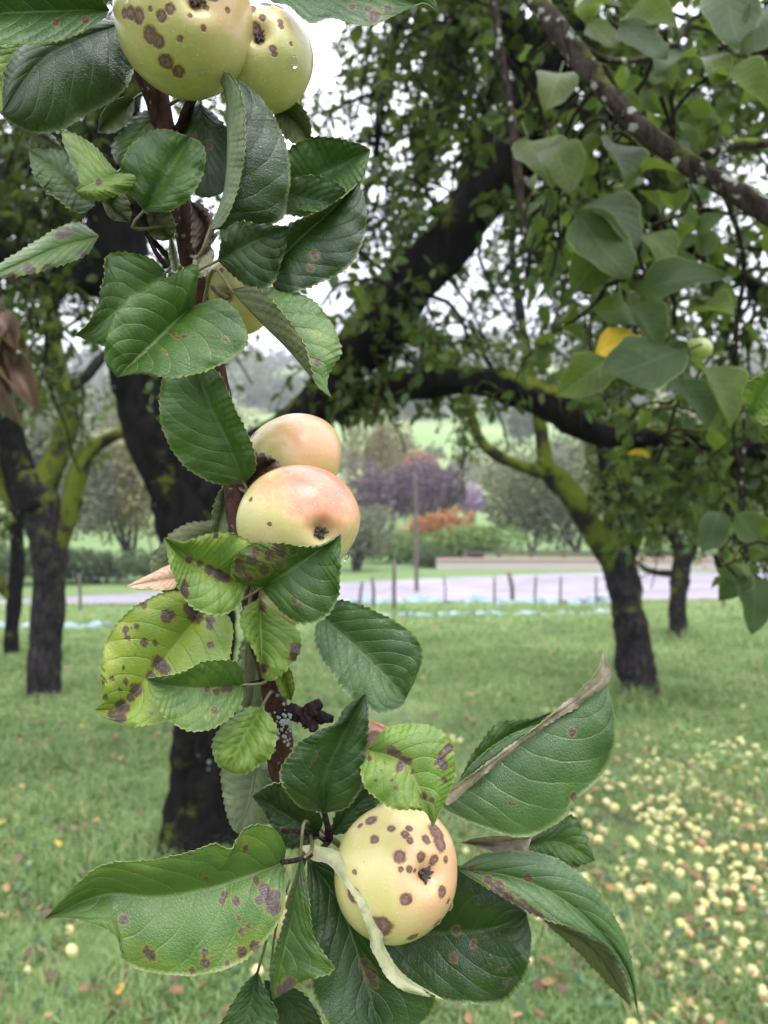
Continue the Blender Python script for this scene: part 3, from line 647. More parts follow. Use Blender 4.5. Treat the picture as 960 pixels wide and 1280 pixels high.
gA = grow(rg, [(lb1[30:], .7), (lb3, .9), (lb6, 1.6), (lb5, 1.8)], 150, (.4, 1.0), .5, .3, 42, (.045, .075), bias=(.15, .35, 0), shoots=8)
gB = grow(rg, [(lb2[18:], 1.)], 46, (.2, .5), .8, .3, 42, (.045, .07), shoots=5)
gC = grow(rg, [(trunk[62:], 1.), (lb4, .8)], 84, (.4, 1.0), .6, .5, 36, (.045, .07), shoots=6)
gE = grow(rg, [(lb7, 1.), (lb8, 1.2)], 44, (.25, .6), .5, .1, 44, (.04, .065), bias=(0, .3, 0), shoots=7)
gF = grow(rg, [(lb9, 1.)], 34, (.3, .7), .5, .1, 38, (.04, .065), shoots=7)
gD = grow(rg, [(lb2[:16], .7), (lb1[20:30], 1.)], 20, (.2, .45), .8, .1, 44, (.045, .07), shoots=6)
def cat_(*g): return (sum([list(x[0]) for x in g], []),)+tuple(np.concatenate([x[i_] for x in g]) for i_ in range(1, 5))
def keep1(p):
    px, py = to_px(p)
    gap = ((px-600)/75)**2+((py-345)/75)**2 < 1
    low = (py > 560) & (px < 700)
    tri = (px > 430) & (px < 640) & (py > 525) & (rg.random(len(p)) < .85)
    lf = (px < 480) & (py > 520)
    win = (px > 590) & (px < 765) & (py > 515) & (py < 720)
    hz = (px > 470) & (px < 700) & (py > 470) & (rg.random(len(p)) < .6)
    return ~(gap & (rg.random(len(p)) < .8)) & ~low & ~lf & ~tri & ~win & ~hz & (p[:, 1] > 1.2)
foliage(t1, cat_(gA, gB, gC, gD, gE, gF), M['crown_leaf'], 300, rg, keep1)

# right orchard tree with mossy limbs
b = hit(800, 872); Y2 = b[1]
t2 = thing('apple_tree', b, 'leaning apple tree with bright mossy limbs, standing right of centre', 'tree', 'orchard apple trees')
add_limb(t2, 'trunk', [(803, 885, Y2, 37.0), (800, 868, Y2, 27.7), (793, 820, Y2, 22.7), (785, 760, Y2, 20.2), (776, 715, Y2, 20.2), (770, 688, Y2, 21.0), (768, 672, Y2, 12.6)], M['bark_grey'], 16, .12, seed=11)
c1 = add_limb(t2, 'limb', [(772, 712, Y2, 14.8), (745, 668, Y2, 14.8), (722, 630, Y2-.05, 15.6), (700, 603, Y2-.05, 14.8), (682, 584, Y2-.1, 11.5), (678, 572, Y2-.1, 8.2)], M['bark_moss'], 14, .14, seed=12)
c2 = add_limb(t2, 'limb', [(684, 590, Y2-.1, 10.2), (678, 550, Y2-.1, 9.3), (672, 515, Y2-.1, 7.6), (664, 470, Y2-.1, 6.8), (652, 400, Y2, 5.1), (640, 330, Y2, 3.4)], M['bark_moss'], 10, .14, seed=13)
c3 = add_limb(t2, 'limb', [(690, 592, Y2-.1, 10), (652, 583, Y2-.1, 8), (622, 569, Y2-.2, 7), (600, 550, Y2-.2, 6.5), (587, 512, Y2-.2, 6), (575, 470, Y2-.2, 5), (560, 420, Y2-.2, 3)], M['bark_moss'], 10, .14, seed=14)
c4 = add_limb(t2, 'limb', [(776, 700, Y2, 16), (800, 645, Y2, 13), (840, 595, Y2-.1, 11), (900, 560, Y2-.2, 9), (980, 520, Y2-.2, 6)], M['bark_grey'], 10, .14, seed=15)
c5 = add_limb(t2, 'limb', [(770, 690, Y2, 13), (764, 625, Y2, 10), (752, 560, Y2, 8), (738, 480, Y2, 6), (730, 400, Y2, 4)], M['bark_grey'], 10, .14, seed=16)
rg = np.random.default_rng(22)
c6 = add_limb(t2, 'limb', [(738, 480, Y2, 6), (760, 400, Y2, 6), (800, 320, Y2, 5), (840, 240, Y2, 4), (900, 150, Y2, 3)], M['bark_grey'], 8, .14, seed=17)
c7 = add_limb(t2, 'limb', [(652, 400, Y2, 6), (640, 300, Y2, 5), (660, 200, Y2, 4), (700, 100, Y2, 3)], M['bark_grey'], 8, .14, seed=18)
g1 = grow(rg, [(c4[8:], 1.5), (c5[6:], 1.1), (c6, .9), (c7, .5)], 200, (.5, 1.2), .6, .4, 32, (.045, .07), zmin=1.0, shoots=9)
g2 = grow(rg, [(c3[14:], 1.), (c2[12:], .6)], 26, (.3, .7), .8, .2, 30, (.05, .08), zmin=1.3, shoots=5)
def keep2(p):
    px, py = to_px(p)
    clear = (px > 598) & (px < 735) & (py > 505)
    return ~clear & ~((px < 600) & (py > 575)) & ~((py > 690) & (px < 860)) & ~((px < 780) & (py > 640))
foliage(t2, cat_(g1, g2), M['crown_leaf_light'], 0, rg, keep2)

# far right orchard tree
b = hit(848, 798); Y3 = b[1]
t3 = thing('apple_tree', b, 'smaller apple tree behind the leaning mossy one, low bent limb to its left', 'tree', 'orchard apple trees')
add_limb(t3, 'trunk', [(848, 806, Y3, 16.1), (848, 796, Y3, 12.8), (847, 760, Y3, 11.0), (850, 722, Y3, 11.0), (855, 690, Y3, 11.9)], M['bark_grey'], 12, .12, seed=21)
d1 = add_limb(t3, 'limb', [(855, 700, Y3, 9), (835, 655, Y3, 7), (805, 605, Y3, 5), (780, 540, Y3, 3)], M['bark_grey'], 9, .12, seed=22)
d2 = add_limb(t3, 'limb', [(856, 700, Y3, 10), (880, 645, Y3, 8), (912, 590, Y3, 6), (950, 520, Y3, 3)], M['bark_grey'], 9, .12, seed=23)
add_limb(t3, 'limb', [(848, 718, Y3, 5), (825, 716, Y3, 4), (808, 712, Y3, 4), (796, 702, Y3, 2)], M['bark_grey'], 8, .12, seed=24)
rg = np.random.default_rng(23)
foliage(t3, grow(rg, [(d1[6:], 1.), (d2[6:], 1.)], 70, (.5, 1.2), .5, .5, 26, (.06, .09), zmin=1.05, shoots=7), M['crown_leaf_light'], 0, rg)

# left orchard tree
b = hit(55, 868); Y4 = b[1]
t4 = thing('apple_tree', b, 'grey-trunked apple tree at the left with forked mossy limbs', 'tree', 'orchard apple trees')
add_limb(t4, 'trunk', [(53, 880, Y4, 26.1), (54, 860, Y4, 21.6), (57, 800, Y4, 18.9), (62, 730, Y4, 19.8), (60, 680, Y4, 22.5), (48, 620, Y4, 22.5), (40, 590, Y4, 18.0)], M['bark_grey'], 16, .10, seed=31)
e1 = add_limb(t4, 'limb', [(45, 640, Y4, 26), (18, 570, Y4, 18), (0, 500, Y4, 16), (-15, 420, Y4, 14), (-35, 320, Y4, 12), (-30, 220, Y4, 8)], M['bark_dark'], 12, .12, seed=32)
e2 = add_limb(t4, 'limb', [(48, 620, Y4, 17.0), (74, 565, Y4, 13.6), (86, 510, Y4, 12.8), (72, 455, Y4, 11.0), (60, 390, Y4, 9.3), (60, 330, Y4, 7.6), (70, 250, Y4, 6.8), (90, 160, Y4, 4.2)], M['bark_moss'], 12, .14, seed=33)
e3 = add_limb(t4, 'limb', [(72, 690, Y4, 11.0), (88, 640, Y4, 11.9), (96, 598, Y4, 11.0), (112, 565, Y4, 9.3), (140, 545, Y4, 7.6), (172, 534, Y4, 6.8), (220, 505, Y4, 5.1), (280, 470, Y4, 3.4)], M['bark_moss'], 10, .14, seed=34)
e4 = add_limb(t4, 'limb', [(80, 490, Y4, 8), (108, 470, Y4, 7), (130, 445, Y4, 6), (170, 420, Y4, 4)], M['bark_grey'], 8, .14, seed=35)
e5 = add_limb(t4, 'limb', [(30, 650, Y4, 9), (5, 610, Y4, 8), (-20, 560, Y4, 7), (-60, 520, Y4, 5)], M['bark_moss'], 8, .14, seed=36)
rg = np.random.default_rng(24)
g1 = grow(rg, [(e1[10:], 1.), (e2[16:], 1.), (e4[6:], .4)], 120, (.5, 1.1), .5, .4, 32, (.045, .07), zmin=2.0, shoots=8)
def keep4(p):
    px, py = to_px(p)
    return ~(((px-120)/90)**2+((py-410)/75)**2 < 1) | (rg.random(len(p)) < .12)
foliage(t4, g1, M['crown_leaf_light'], 0, rg, keep4)
# far left tree
b = hit(14, 817); Y5 = b[1]
t5 = thing('apple_tree', b, 'thin distant apple tree at the far left edge behind the grey trunk', 'tree', 'orchard apple trees')
add_limb(t5, 'trunk', [(13, 824, Y5, 12), (14, 812, Y5, 9.5), (15, 780, Y5, 8.5), (19, 740, Y5, 9), (22, 700, Y5, 9), (20, 650, Y5, 7)], M['bark_dark'], 10, .12, seed=41)
h1 = add_limb(t5, 'limb', [(18, 750, Y5, 7), (0, 730, Y5, 7), (-20, 690, Y5, 6), (-40, 600, Y5, 4)], M['bark_moss'], 8, .12, seed=42)
h2 = add_limb(t5, 'limb', [(21, 670, Y5, 6), (30, 600, Y5, 5), (24, 520, Y5, 4), (40, 430, Y5, 2.5)], M['bark_dark'], 8, .12, seed=43)
rg = np.random.default_rng(25)
foliage(t5, grow(rg, [(h1[8:], 1.), (h2[4:], 1.)], 26, (.5, 1.2), .5, .5, 26, (.06, .09), zmin=1.3, shoots=6), M['crown_leaf_light'], 0, rg)

# ------------------------------------------------------------------ lichened bough crossing the upper right, near the camera
t6 = thing('apple_bough', P(700, 40, .98), 'grey lichen-crusted apple bough with leaves crossing the upper right corner', 'branch')
q1 = add_limb(t6, 'bough', [(610, -80, 1.05, 17), (660, -15, 1.02, 13), (700, 40, .98, 13), (755, 112, .95, 12), (800, 160, .93, 12), (850, 198, .92, 12.5), (905, 232, .90, 13), (970, 272, .88, 13), (1040, 320, .86, 12)], M['bark_bough'], 14, .10, 90, seed=51)
q2 = add_limb(t6, 'side_twig', [(700, 40, .98, 7), (760, 75, 1.05, 4), (830, 70, 1.1, 3), (900, 60, 1.1, 2.5), (990, 20, 1.1, 2)], M['bark_bough'], 8, .12, seed=52)
q3 = add_limb(t6, 'side_twig', [(880, 195, .92, 6), (915, 182, .95, 7), (960, 178, .98, 6), (1010, 170, 1., 5)], M['bark_bough'], 8, .12, seed=53)
q4 = add_limb(t6, 'side_twig', [(720, 62, .98, 5), (780, 150, 1.15, 3), (820, 250, 1.2, 2.5), (830, 340, 1.2, 2.2), (835, 420, 1.15, 2), (800, 440, 1.1, 1.6)], M['bark_bough'], 8, .12, seed=54)
q5 = add_limb(t6, 'side_twig', [(610, -40, 1.4, 6), (625, 60, 1.4, 5), (640, 150, 1.4, 5), (650, 240, 1.4, 5), (665, 330, 1.4, 4)], M['bark_bough'], 8, .14, seed=55)
q6 = add_limb(t6, 'side_twig', [(905, 232, .92, 5), (930, 330, 1.2, 3), (920, 430, 1.3, 2.5), (930, 540, 1.4, 2.2), (925, 640, 1.45, 2), (940, 720, 1.45, 1.6)], M['bark_bough'], 8, .14, seed=56)
BL = [ # base px, tip px, Y base, Y tip, material, variant, facing (normal hint)
 ((800, 365), (905, 335), 1.10, 1.05, 'near_a', 1, (0, -1, .6)), ((850, 440), (752, 468), 1.06, 1.0, 'near_a', 0, (0, -1, .5)),
 ((762, 450), (700, 492), 1.08, 1.05, 'near_b', 1, (0, -1, .2)), ((795, 420), (745, 440), 1.1, 1.08, 'near_y', 2, (0, -1, .5)),
 ((815, 430), (865, 460), 1.12, 1.08, 'near_a', 2, (.3, -1, .5)), ((868, 455), (925, 520), 1.05, .98, 'near_b', 3, (.4, -1, .1)),
 ((845, 465), (885, 530), 1.1, 1.02, 'near_a', 2, (.2, -1, .2)), ((720, 270), (790, 345), 1.12, 1.05, 'near_c', 0, (0, -1, .1)),
 ((740, 250), (800, 300), 1.15, 1.08, 'near_a', 1, (0, -.8, .7)), ((770, 290), (720, 360), 1.15, 1.1, 'near_c', 1, (0, -1, .2)),
 ((860, 385), (915, 388), 1.1, 1.02, 'near_b', 2, (0, -1, .5)), ((815, 290), (835, 330), 1.15, 1.1, 'near_b', 1, (0, -1, .2)),
 ((870, 290), (905, 265), 1.12, 1.1, 'near_a', 1, (0, -1, .4)), ((800, 215), (870, 205), 1.0, .95, 'near_b', 3, (0, -.7, .8)),
 ((765, 170), (785, 230), 1.02, .98, 'near_a', 2, (.4, -1, .1)), ((760, 120), (800, 160), 1.0, .97, 'near_b', 1, (.2, -1, .2)),
 ((720, 10), (780, 0), .95, .92, 'near_a', 1, (0, -.8, .7)), ((735, 30), (775, 58), .98, .95, 'near_b', 0, (0, -1, .2)),
 ((775, 20), (850, 30), .98, .95, 'near_b', 2, (0, -1, .3)), ((775, 32), (835, 70), .96, .92, 'near_a', 0, (0, -1, .3)),
 ((860, 65), (820, 85), .98, .95, 'near_a', 2, (0, -.6, .9)), ((868, 85), (896, 60), 1., .98, 'near_a', 1, (0, -1, .4)),
 ((905, -20), (925, 55), .85, .8, 'near_a', 0, (-.2, -1, .2)), ((960, 10), (935, 60), .85, .82, 'near_a', 1, (.2, -1, .2)),
 ((895, 92), (965, 118), .82, .78, 'near_b', 3, (.1, -1, .3)), ((880, 70), (900, 100), .84, .8, 'near_b', 1, (.1, -1, .3)),
 ((690, 180), (715, 235), 1.1, 1.05, 'near_b', 1, (0, -1, 0)), ((660, 170), (690, 230), 1.15, 1.1, 'near_b', 2, (0, -1, .1)),
 ((700, 90), (685, 130), 1.1, 1.05, 'near_b', 1, (0, -1, .3)), ((790, 395), (745, 385), 1.12, 1.08, 'near_c', 1, (0, -1, .2)),
 ((785, 380), (830, 430), 1.1, 1.05, 'near_a', 3, (0, -.8, .5)), ((900, 640), (880, 690), 1.5, 1.45, 'near_a', 0, (0, -1, .3)),
 ((940, 720), (945, 790), 1.4, 1.35, 'near_a', 1, (0, -1, .2)), ((930, 700), (900, 750), 1.4, 1.38, 'near_a', 2, (0, -1, .2)),
 ((920, 640), (960, 690), 1.4, 1.38, 'near_c', 2, (0, -1, .2)),
]
for (bx_, by_), (tx, ty), yb, yt, mk, vr, fn in BL:
    p0, p1 = P(bx_, by_, yb), P(tx, ty, yt); L_ = np.linalg.norm(p1-p0)
    place_leaf(t6, LEAFS[mk][vr], p0, p1-p0, fn, L_)
rg = np.random.default_rng(26)
g = grow(rg, [(q2, .8), (q4, 1.2), (q3, .8), (q6, 1.4), (q5, .7)], 30, (.12, .32), .6, .2, 30, (.035, .055), 1., (0, .6, 0), shoots=3, zmin=1.42)
def keep6(p):
    px, py = to_px(p); return (p[:, 1] > 1.15) & (px > 655) & ~((px < 860) & (py > 540)) & ~((px < 900) & (py > 640))
foliage(t6, g, M['crown_leaf'], 240, rg, keep6)
# a few green apples among the far foliage
# ------------------------------------------------------------------ apples
def spot_apple_material(name, R, base, base2, blush, bdir, bamt, spots, specks=.5, spotcol=((.055, .022, .018), (.21, .11, .095))):
    """flesh colours, a blush on one flank of the fruit, scab spots at given places"""
    s = NT(name); co = s.coord('Object'); dr = s.vec('NORMALIZE', co)
    n1 = s.noise(1.6/R*.6, 3., .5, co); fine = s.noise(5./R, 3., .6, co)
    col = s.mix(s.ss(n1, .35, .68), base, base2)
    bd = s.vec('DOT_PRODUCT', dr, tuple(norm(np.array(bdir, float))), out=1)
    bf = s.math('MULTIPLY', s.ss(s.math('ADD', bd, s.math('MULTIPLY', s.math('SUBTRACT', s.noise(4.5/R*.6, 6., .72, co), .5), 1.3)), .2, 1.05), bamt)
    col = s.mix(bf, col, blush)
    sv = s.voro(11./R, co); col = s.mix(s.math('MULTIPLY', s.ss(sv, .20, .06), .75*specks), col, (.62, .60, .38))
    s2 = s.n('ShaderNodeTexVoronoi'); s2.inputs['Scale'].default_value = 5.5/R; s.l(co, s2.inputs['Vector'])
    sc_ = s.n('ShaderNodeSeparateColor'); s.l(s2.outputs['Color'], sc_.inputs[0])
    col = s.mix(s.math('MULTIPLY', s.math('MULTIPLY', s.ss(s2.outputs['Distance'], .15, .05), s.math('LESS_THAN', sc_.outputs[0], .5*specks)), .6), col, (.40, .14, .06))
    mp = s.n('ShaderNodeMapping'); mp.inputs['Scale'].default_value = (3.2, 3.2, .5); s.l(co, mp.inputs[0])
    col = s.mix(s.math('MULTIPLY', s.ss(s.noise(5./R, 4., .65, mp.outputs[0]), .55, .8), .28), col, (.50, .36, .15))
    tot = None; halo = None; inn = None
    wob = s.math('MULTIPLY', s.math('SUBTRACT', s.noise(7./R, 3., .6, co), .5), .11)
    wob2 = s.math('MULTIPLY', s.math('SUBTRACT', s.noise(25./R, 2., .6, co), .5), .05)
    for (d, r) in spots:
        dist = s.math('ADD', s.math('ADD', s.vec('DISTANCE', dr, tuple(d), out=1), s.math('MULTIPLY', wob, min(1., r*6))), wob2)
        f = s.ss(dist, r*1.12+.012, r*.80-.010); h = s.ss(dist, r*1.7+.03, r*.9); n_ = s.ss(dist, r*.85, r*.25); inn = n_ if inn is None else s.math('MAXIMUM', inn, n_)
        tot = f if tot is None else s.math('MAXIMUM', tot, f); halo = h if halo is None else s.math('MAXIMUM', halo, h)
    bh = s.math('MULTIPLY', s.noise(14./R, 3., .6, co), .25)
    if tot is not None:
        col = s.mix(s.math('MULTIPLY', halo, .35), col, (.46, .30, .10))
        sc = s.mix(s.math('MULTIPLY', s.ss(s.noise(16./R, 5., .75, co), .35, .62), s.math('ADD', .25, s.math('MULTIPLY', inn, .75))), *spotcol)
        col = s.mix(s.math('MULTIPLY', tot, .94), col, sc); bh = s.math('SUBTRACT', bh, s.math('MULTIPLY', tot, .5))
        ro = s.math('ADD', .24, s.math('MULTIPLY', tot, .45))
    else: ro = .32
    return s.done(s.bsdf(col, ro, s.bump(bh, .0006), .45, **{'Subsurface Weight': .12, 'Subsurface Radius': (.01, .008, .003), 'Subsurface Scale': .4}))
def apple_mesh(name, R, axis_, seed, flat=.90, nu=44, nv=40, lob=.022, vs_=1.):
    """lathe with a calyx basin at +axis and a stalk cavity at -axis"""
    rng = np.random.default_rng(seed); th = np.linspace(0, np.pi, nv); ph = np.linspace(0, 2*np.pi, nu, endpoint=False)
    r = np.sin(th)*(1+.05*np.sin(th)**2); z = flat*np.cos(th)
    x = r; z = z-.21*np.exp(-(x/.23)**2)*(th < 1.5)+.22*np.exp(-(x/.20)**2)*(th > 1.5); x = x*(1-.07*np.clip(z, 0, 1)+.03*np.clip(-z, 0, 1))
    p0 = rng.uniform(0, 6.3)
    lobe = 1+lob*np.cos(5*ph[None]+p0)*np.clip(z, -.2, 1)[:, None]+.025*np.cos(ph[None]+p0*2)+.018*np.cos(2*ph[None]+p0*3)
    X = x[:, None]*np.cos(ph)[None]*lobe; Yv = x[:, None]*np.sin(ph)[None]*lobe; Z = z[:, None]*(1+.02*np.cos(2*ph[None]+p0))
    V = np.stack([X, Yv, Z], -1).reshape(-1, 3)*R
    a = Vector(axis_).normalized(); rot = np.array(a.to_track_quat('Z', 'Y').to_matrix())
    V = V @ rot.T; V[:, 2] *= vs_
    i = np.arange(nv-1)[:, None]; j = np.arange(nu)[None]
    f = np.stack([i*nu+j, i*nu+nu+j, i*nu+nu+(j+1) % nu, i*nu+(j+1) % nu], -1).reshape(-1, 4)
    return mesh(name, V, f), rot
s = NT('calyx'); M['calyx'] = s.done(s.bsdf(s.mix(s.noise(900., 2.), (.02, .014, .012), (.085, .06, .045)), .85))
s = NT('water'); wb = s.bsdf((1, 1, 1), .02, None, .5, **{'Transmission Weight': 1., 'IOR': 1.33}); M['water'] = s.done(wb)
def surf_dir(dx, dy, rp):
    x, z = dx/rp, -dy/rp; k = x*x+z*z
    if k > .96: f = math.sqrt(.96/k); x *= f; z *= f; k = .96
    return np.array([x, -math.sqrt(1-k), z])
def apple(label, c, rp, Y, cal, mat_args, spots, seed, drops=(), stalk=None, flat=.9, vs_=1.):
    pos = P(c[0], c[1], Y); R_ = rp/F*Y; ax = surf_dir(cal[0]-c[0], cal[1]-c[1], rp) if len(cal) == 2 else np.array(cal)
    t = thing('apple', pos, label, 'apple', 'apples hanging on the branch')
    me, rot = apple_mesh('fruit', R_, ax, seed, flat, 56, 48, .03, vs_)
    mat = spot_apple_material('apple_skin', R_, *mat_args, [(surf_dir(a-c[0], b_-c[1], rp), r/rp) for a, b_, r in spots])
    o = obj('fruit', me, mat, t, pos)
    parts = []; rng = np.random.default_rng(seed); axn = norm(ax)
    e1_ = rot[:, 0]; e2_ = rot[:, 1]
    for k in range(7):                                            # withered sepals
        a = k*.9+rng.uniform(-.2, .2); dv = e1_*math.cos(a)+e2_*math.sin(a); L_ = R_*rng.uniform(.07, .13)
        b0 = pos+axn*R_*(flat-.20)+dv*R_*.015
        p = catmull([b0, b0+dv*L_*.55+axn*R_*.07, b0+dv*L_+axn*R_*rng.uniform(.04, .11)], 6)
        parts.append(tube(p, np.array([.034, .042, .038, .032, .024, .01])*R_, 5, .2, rng))
    V, f = join(parts); obj('calyx', mesh('calyx', V, f), M['calyx'], o)
    if stalk is not None:
        p = catmull([pos-axn*R_*(flat-.3), pos-axn*R_*(flat+.12), P(*stalk)], 10)
        V, f = tube(p, np.linspace(.0013, .0015, 10), 7, .1, rng); obj('stalk', mesh('stalk', V, f), M['petiole'], t)
    for (dx, dy, dr_) in drops:
        d = surf_dir(dx-c[0], dy-c[1], rp); dv, df = drop_shape(dr_/F*Y, d)
        obj('droplet', mesh('droplet', dv, df), M['water'], o, pos+d*R_*.985)
    return t
def drop_shape(r, n_):
    th = np.linspace(0, np.pi, 9); ph = np.linspace(0, 2*np.pi, 12, endpoint=False)
    V = np.stack([np.sin(th)[:, None]*np.cos(ph), np.sin(th)[:, None]*np.sin(ph), (np.cos(th)*.55)[:, None]+0*ph], -1).reshape(-1, 3)*r
    rot = np.array(Vector(n_).to_track_quat('Z', 'Y').to_matrix()); V = V @ rot.T; V[:, 2] *= 1.25
    i = np.arange(8)[:, None]; j = np.arange(12)[None]
    return V, np.stack([i*12+j, i*12+12+j, i*12+12+(j+1) % 12, i*12+(j+1) % 12], -1).reshape(-1, 4)
GREEN = ((.32, .32, .105), (.43, .39, .165)); PALE = ((.44, .41, .155), (.52, .46, .22))
PINK = (.58, .20, .13); PEACH = (.62, .33, .19)
apple('large spotted apple at the very top of the branch, cut by the frame', (230, 24), 84, .315, (268, 40), (*GREEN, PEACH, (.8, -.5, .3), .5),
      [(160, 14, 7), (168, 17, 9), (226, 34, 10), (152, 5, 6), (231, 60, 7), (220, 66, 8), (190, 62, 9), (203, 80, 11), (180, 55, 8), (212, 86, 9), (172, 52, 6), (288, 30, 8), (284, 20, 5), (258, 22, 4), (266, 48, 9), (256, 64, 3), (270, 72, 4), (240, 85, 4), (300, 40, 4), (280, 47, 4), (218, 99, 10), (230, 104, 8), (206, 58, 3)], 1,
      [(185, 20, 7), (176, 38, 6), (222, 6, 9), (292, 5, 6), (258, 103, 5)], (188, -60, .345))
apple('spotted green apple tucked behind the top apple, right side', (328, 74), 62, .338, (333, 74), (*GREEN, PEACH, (.2, -.3, 1), .25),
      [(320, 40, 9), (314, 36, 6), (338, 25, 8), (353, 24, 7), (304, 78, 11), (296, 82, 6), (350, 93, 5), (352, 98, 4), (360, 54, 4), (361, 60, 4), (337, 52, 5), (372, 80, 3), (328, 66, 9), (333, 80, 9)], 2,
      [(373, 98, 6), (352, 15, 4)], (270, -40, .35))
apple('pale green apple mostly hidden behind leaves above the middle', (298, 368), 47, .362, (.2, .9, .3), (*GREEN, PEACH, (0, 0, 1), .0),
      [(283, 349, 4), (300, 350, 3)], 3, (), (262, 355, .352))
apple('pinkish cream apple peeking out behind the large middle apple', (366, 574), 63, .372, (.5, .2, -.7), (*PALE, PINK, (.6, -.6, .5), .55),
      [(321, 538, 10), (314, 541, 6)], 4, (), None, .95, .93)
apple('large pink-blushed cream apple in the middle of the branch', (376, 652), 76, .335, (413, 668), (*PALE, PINK, (.45, -.55, .75), 1.0),
      [(324, 626, 3), (346, 655, 2.6), (412, 668, 8)], 5, [(441, 702, 4)], (300, 590, .35), .92, .86)
apple('small green apple hidden under the leaves below the middle apple', (352, 757), 33, .352, (.1, .3, -.9), (*GREEN, PEACH, (0, 0, 1), .0), [], 6, (), (318, 720, .35))
apple('large brown-spotted cream apple at the bottom of the branch', (497, 1087), 78, .330, (540, 1066), (*PALE, PEACH, (.85, -.55, .1), .8),
      [(476, 1122, 15), (446, 1088, 9), (506, 1089, 8), (499, 1041, 9), (467, 1029, 6), (528, 1044, 7), (556, 1094, 8), (514, 1143, 7), (545, 1140, 7), (548, 1030, 14), (553, 1040, 12), (534, 1030, 7), (547, 1052, 7), (506, 1022, 6), (512, 1027, 5), (500, 1054, 4), (512, 1055, 5), (520, 1057, 3), (561, 1058, 5), (538, 1066, 8), (462, 1015, 8), (446, 1065, 3), (562, 1112, 4), (478, 1158, 5), (486, 1160, 3), (448, 1022, 4), (511, 1018, 5), (488, 1018, 5)], 7,
      [(553, 1150, 5), (567, 1128, 5), (548, 1158, 4)], (412, 1046, .338))
apple('small reddish brown withered apple behind the leaf tips below the knobbly spur', (466, 930), 31, .345, (.3, .1, .9), ((.30, .11, .04), (.42, .17, .07), (.14, .04, .03), (.2, -1, .4), .9), [(470, 918, 14)], 8, (), (420, 905, .345))
apple('small pale yellow apple hidden behind the big left leaf near the bottom', (362, 1150), 28, .355, (0, .3, -.9), (*PALE, PEACH, (0, 0, 1), .0), [], 9, (), (385, 1060, .345))
# two small green apples on the bough at upper right
for (c, r, Y, lb_, sd_) in (((872, 437), 17, 1.12, 'small green apple in the foliage right of the yellow leaf', 11), ((735, 8), 16, 1.3, 'small green apple high in the foliage beside the lichened bough', 12)):
    apple(lb_, c, r, Y, (.1, .2, -.9), ((.22, .30, .07), (.30, .36, .10), PEACH, (0, 0, 1), .0), [], sd_, (), (c[0]-6, c[1]-r*1.7, Y))

# ------------------------------------------------------------------ windfalls in the grass
WM = []
for k, (b0, b1_, bl, am) in enumerate((((.50, .47, .17), (.62, .57, .26), PEACH, .2), ((.58, .54, .22), (.68, .62, .32), PEACH, .5), ((.46, .47, .15), (.56, .54, .22), PEACH, .1), ((.58, .38, .14), (.64, .44, .2), (.55, .22, .08), .7), ((.26, .13, .06), (.36, .20, .09), (.2, .08, .04), .5))):
    rng = np.random.default_rng(60+k); sp_ = [(norm(rng.normal(0, 1, 3)), rng.uniform(.06, .22)) for _ in range(5)]
    for v in range(2):
        me, _ = apple_mesh('windfall', 1., norm(rng.normal(0, 1, 3)), 70+k*2+v, .88, 16, 12)
        if v == 0: mt = spot_apple_material('windfall_skin', 1., b0, b1_, bl, rng.normal(0, 1, 3), am, sp_)
        me.materials.append(mt); WM.append(me)
rng = np.random.default_rng(31); spots = []
tries = 0
while len(spots) < 400 and tries < 200000:
    tries += 1
    px, py = rng.uniform(560, 990), rng.uniform(868, 1300)
    dn = .10*np.exp(-((px-760)/160)**2)+1.0*np.exp(-((px-905)/95)**2-((py-985)/55)**2)+.75*np.exp(-((px-915)/80)**2-((py-1095)/55)**2)+.2*np.exp(-((px-905)/90)**2-((py-1210)/80)**2)+.30*np.exp(-((px-800)/60)**2-((py-960)/45)**2)
    if py > 1150 and px < 760: dn *= .35
    if py < 910: dn *= .45
    if rng.random() > dn*1.15: continue
    g = hit(px, py); R_ = rng.uniform(.013, .026)
    if rng.random() < .45 and spots:                              # windfalls lie in little drifts
        q = spots[rng.integers(len(spots))][0]; a = rng.uniform(0, 6.28); g = q+np.array([math.cos(a), math.sin(a), 0])*rng.uniform(.045, .10); g[2] = float(gz(g[0], g[1]))
    if any((g[0]-q[0])**2+(g[1]-q[1])**2 < (.88*(R_+r))**2 for q, r in spots): continue
    spots.append((g, R_))
extra = [((90, 1193), .0245, 'lone pale yellow windfall apple in the weeds below the big left leaf'), ((86, 1166), .018, 'smaller windfall apple just above the lone pale one at lower left'), ((35, 1215), .013, 'tiny yellow windfall in the weeds near the lower left edge'), ((322, 1217), .02, 'windfall apple half hidden behind the petioles at the bottom of the branch'), ((38, 1081), .016, 'orange-tinged windfall alone in the grass at the left edge'), ((668, 1000), .02, 'single windfall in the grass right of the upright bottom leaf'), ((440, 1262), .022, 'windfall apple showing under the lowest leaves of the branch'), ((866, 1272), .026, 'pale windfall apple nearest the bottom edge at right')]
def windfall(g, R_, me, label, group):
    o = bpy.data.objects.new('windfall_apple', me); C.objects.link(o); o.location = (g[0], g[1], g[2]+R_*.42); o.scale = (R_,)*3
    o.rotation_euler = (rng.uniform(0, 6), rng.uniform(0, 6), rng.uniform(0, 6)); return tag(o, label, 'apple', group)
for (px, py), R_, lb_ in extra: windfall(hit(px, py), R_, WM[rng.choice([0, 1, 2])], lb_, None)
spots.sort(key=lambda q: q[0][1])
pw = np.array([.20, .20, .12, .12, .14, .12, .03, .02, .025, .025])
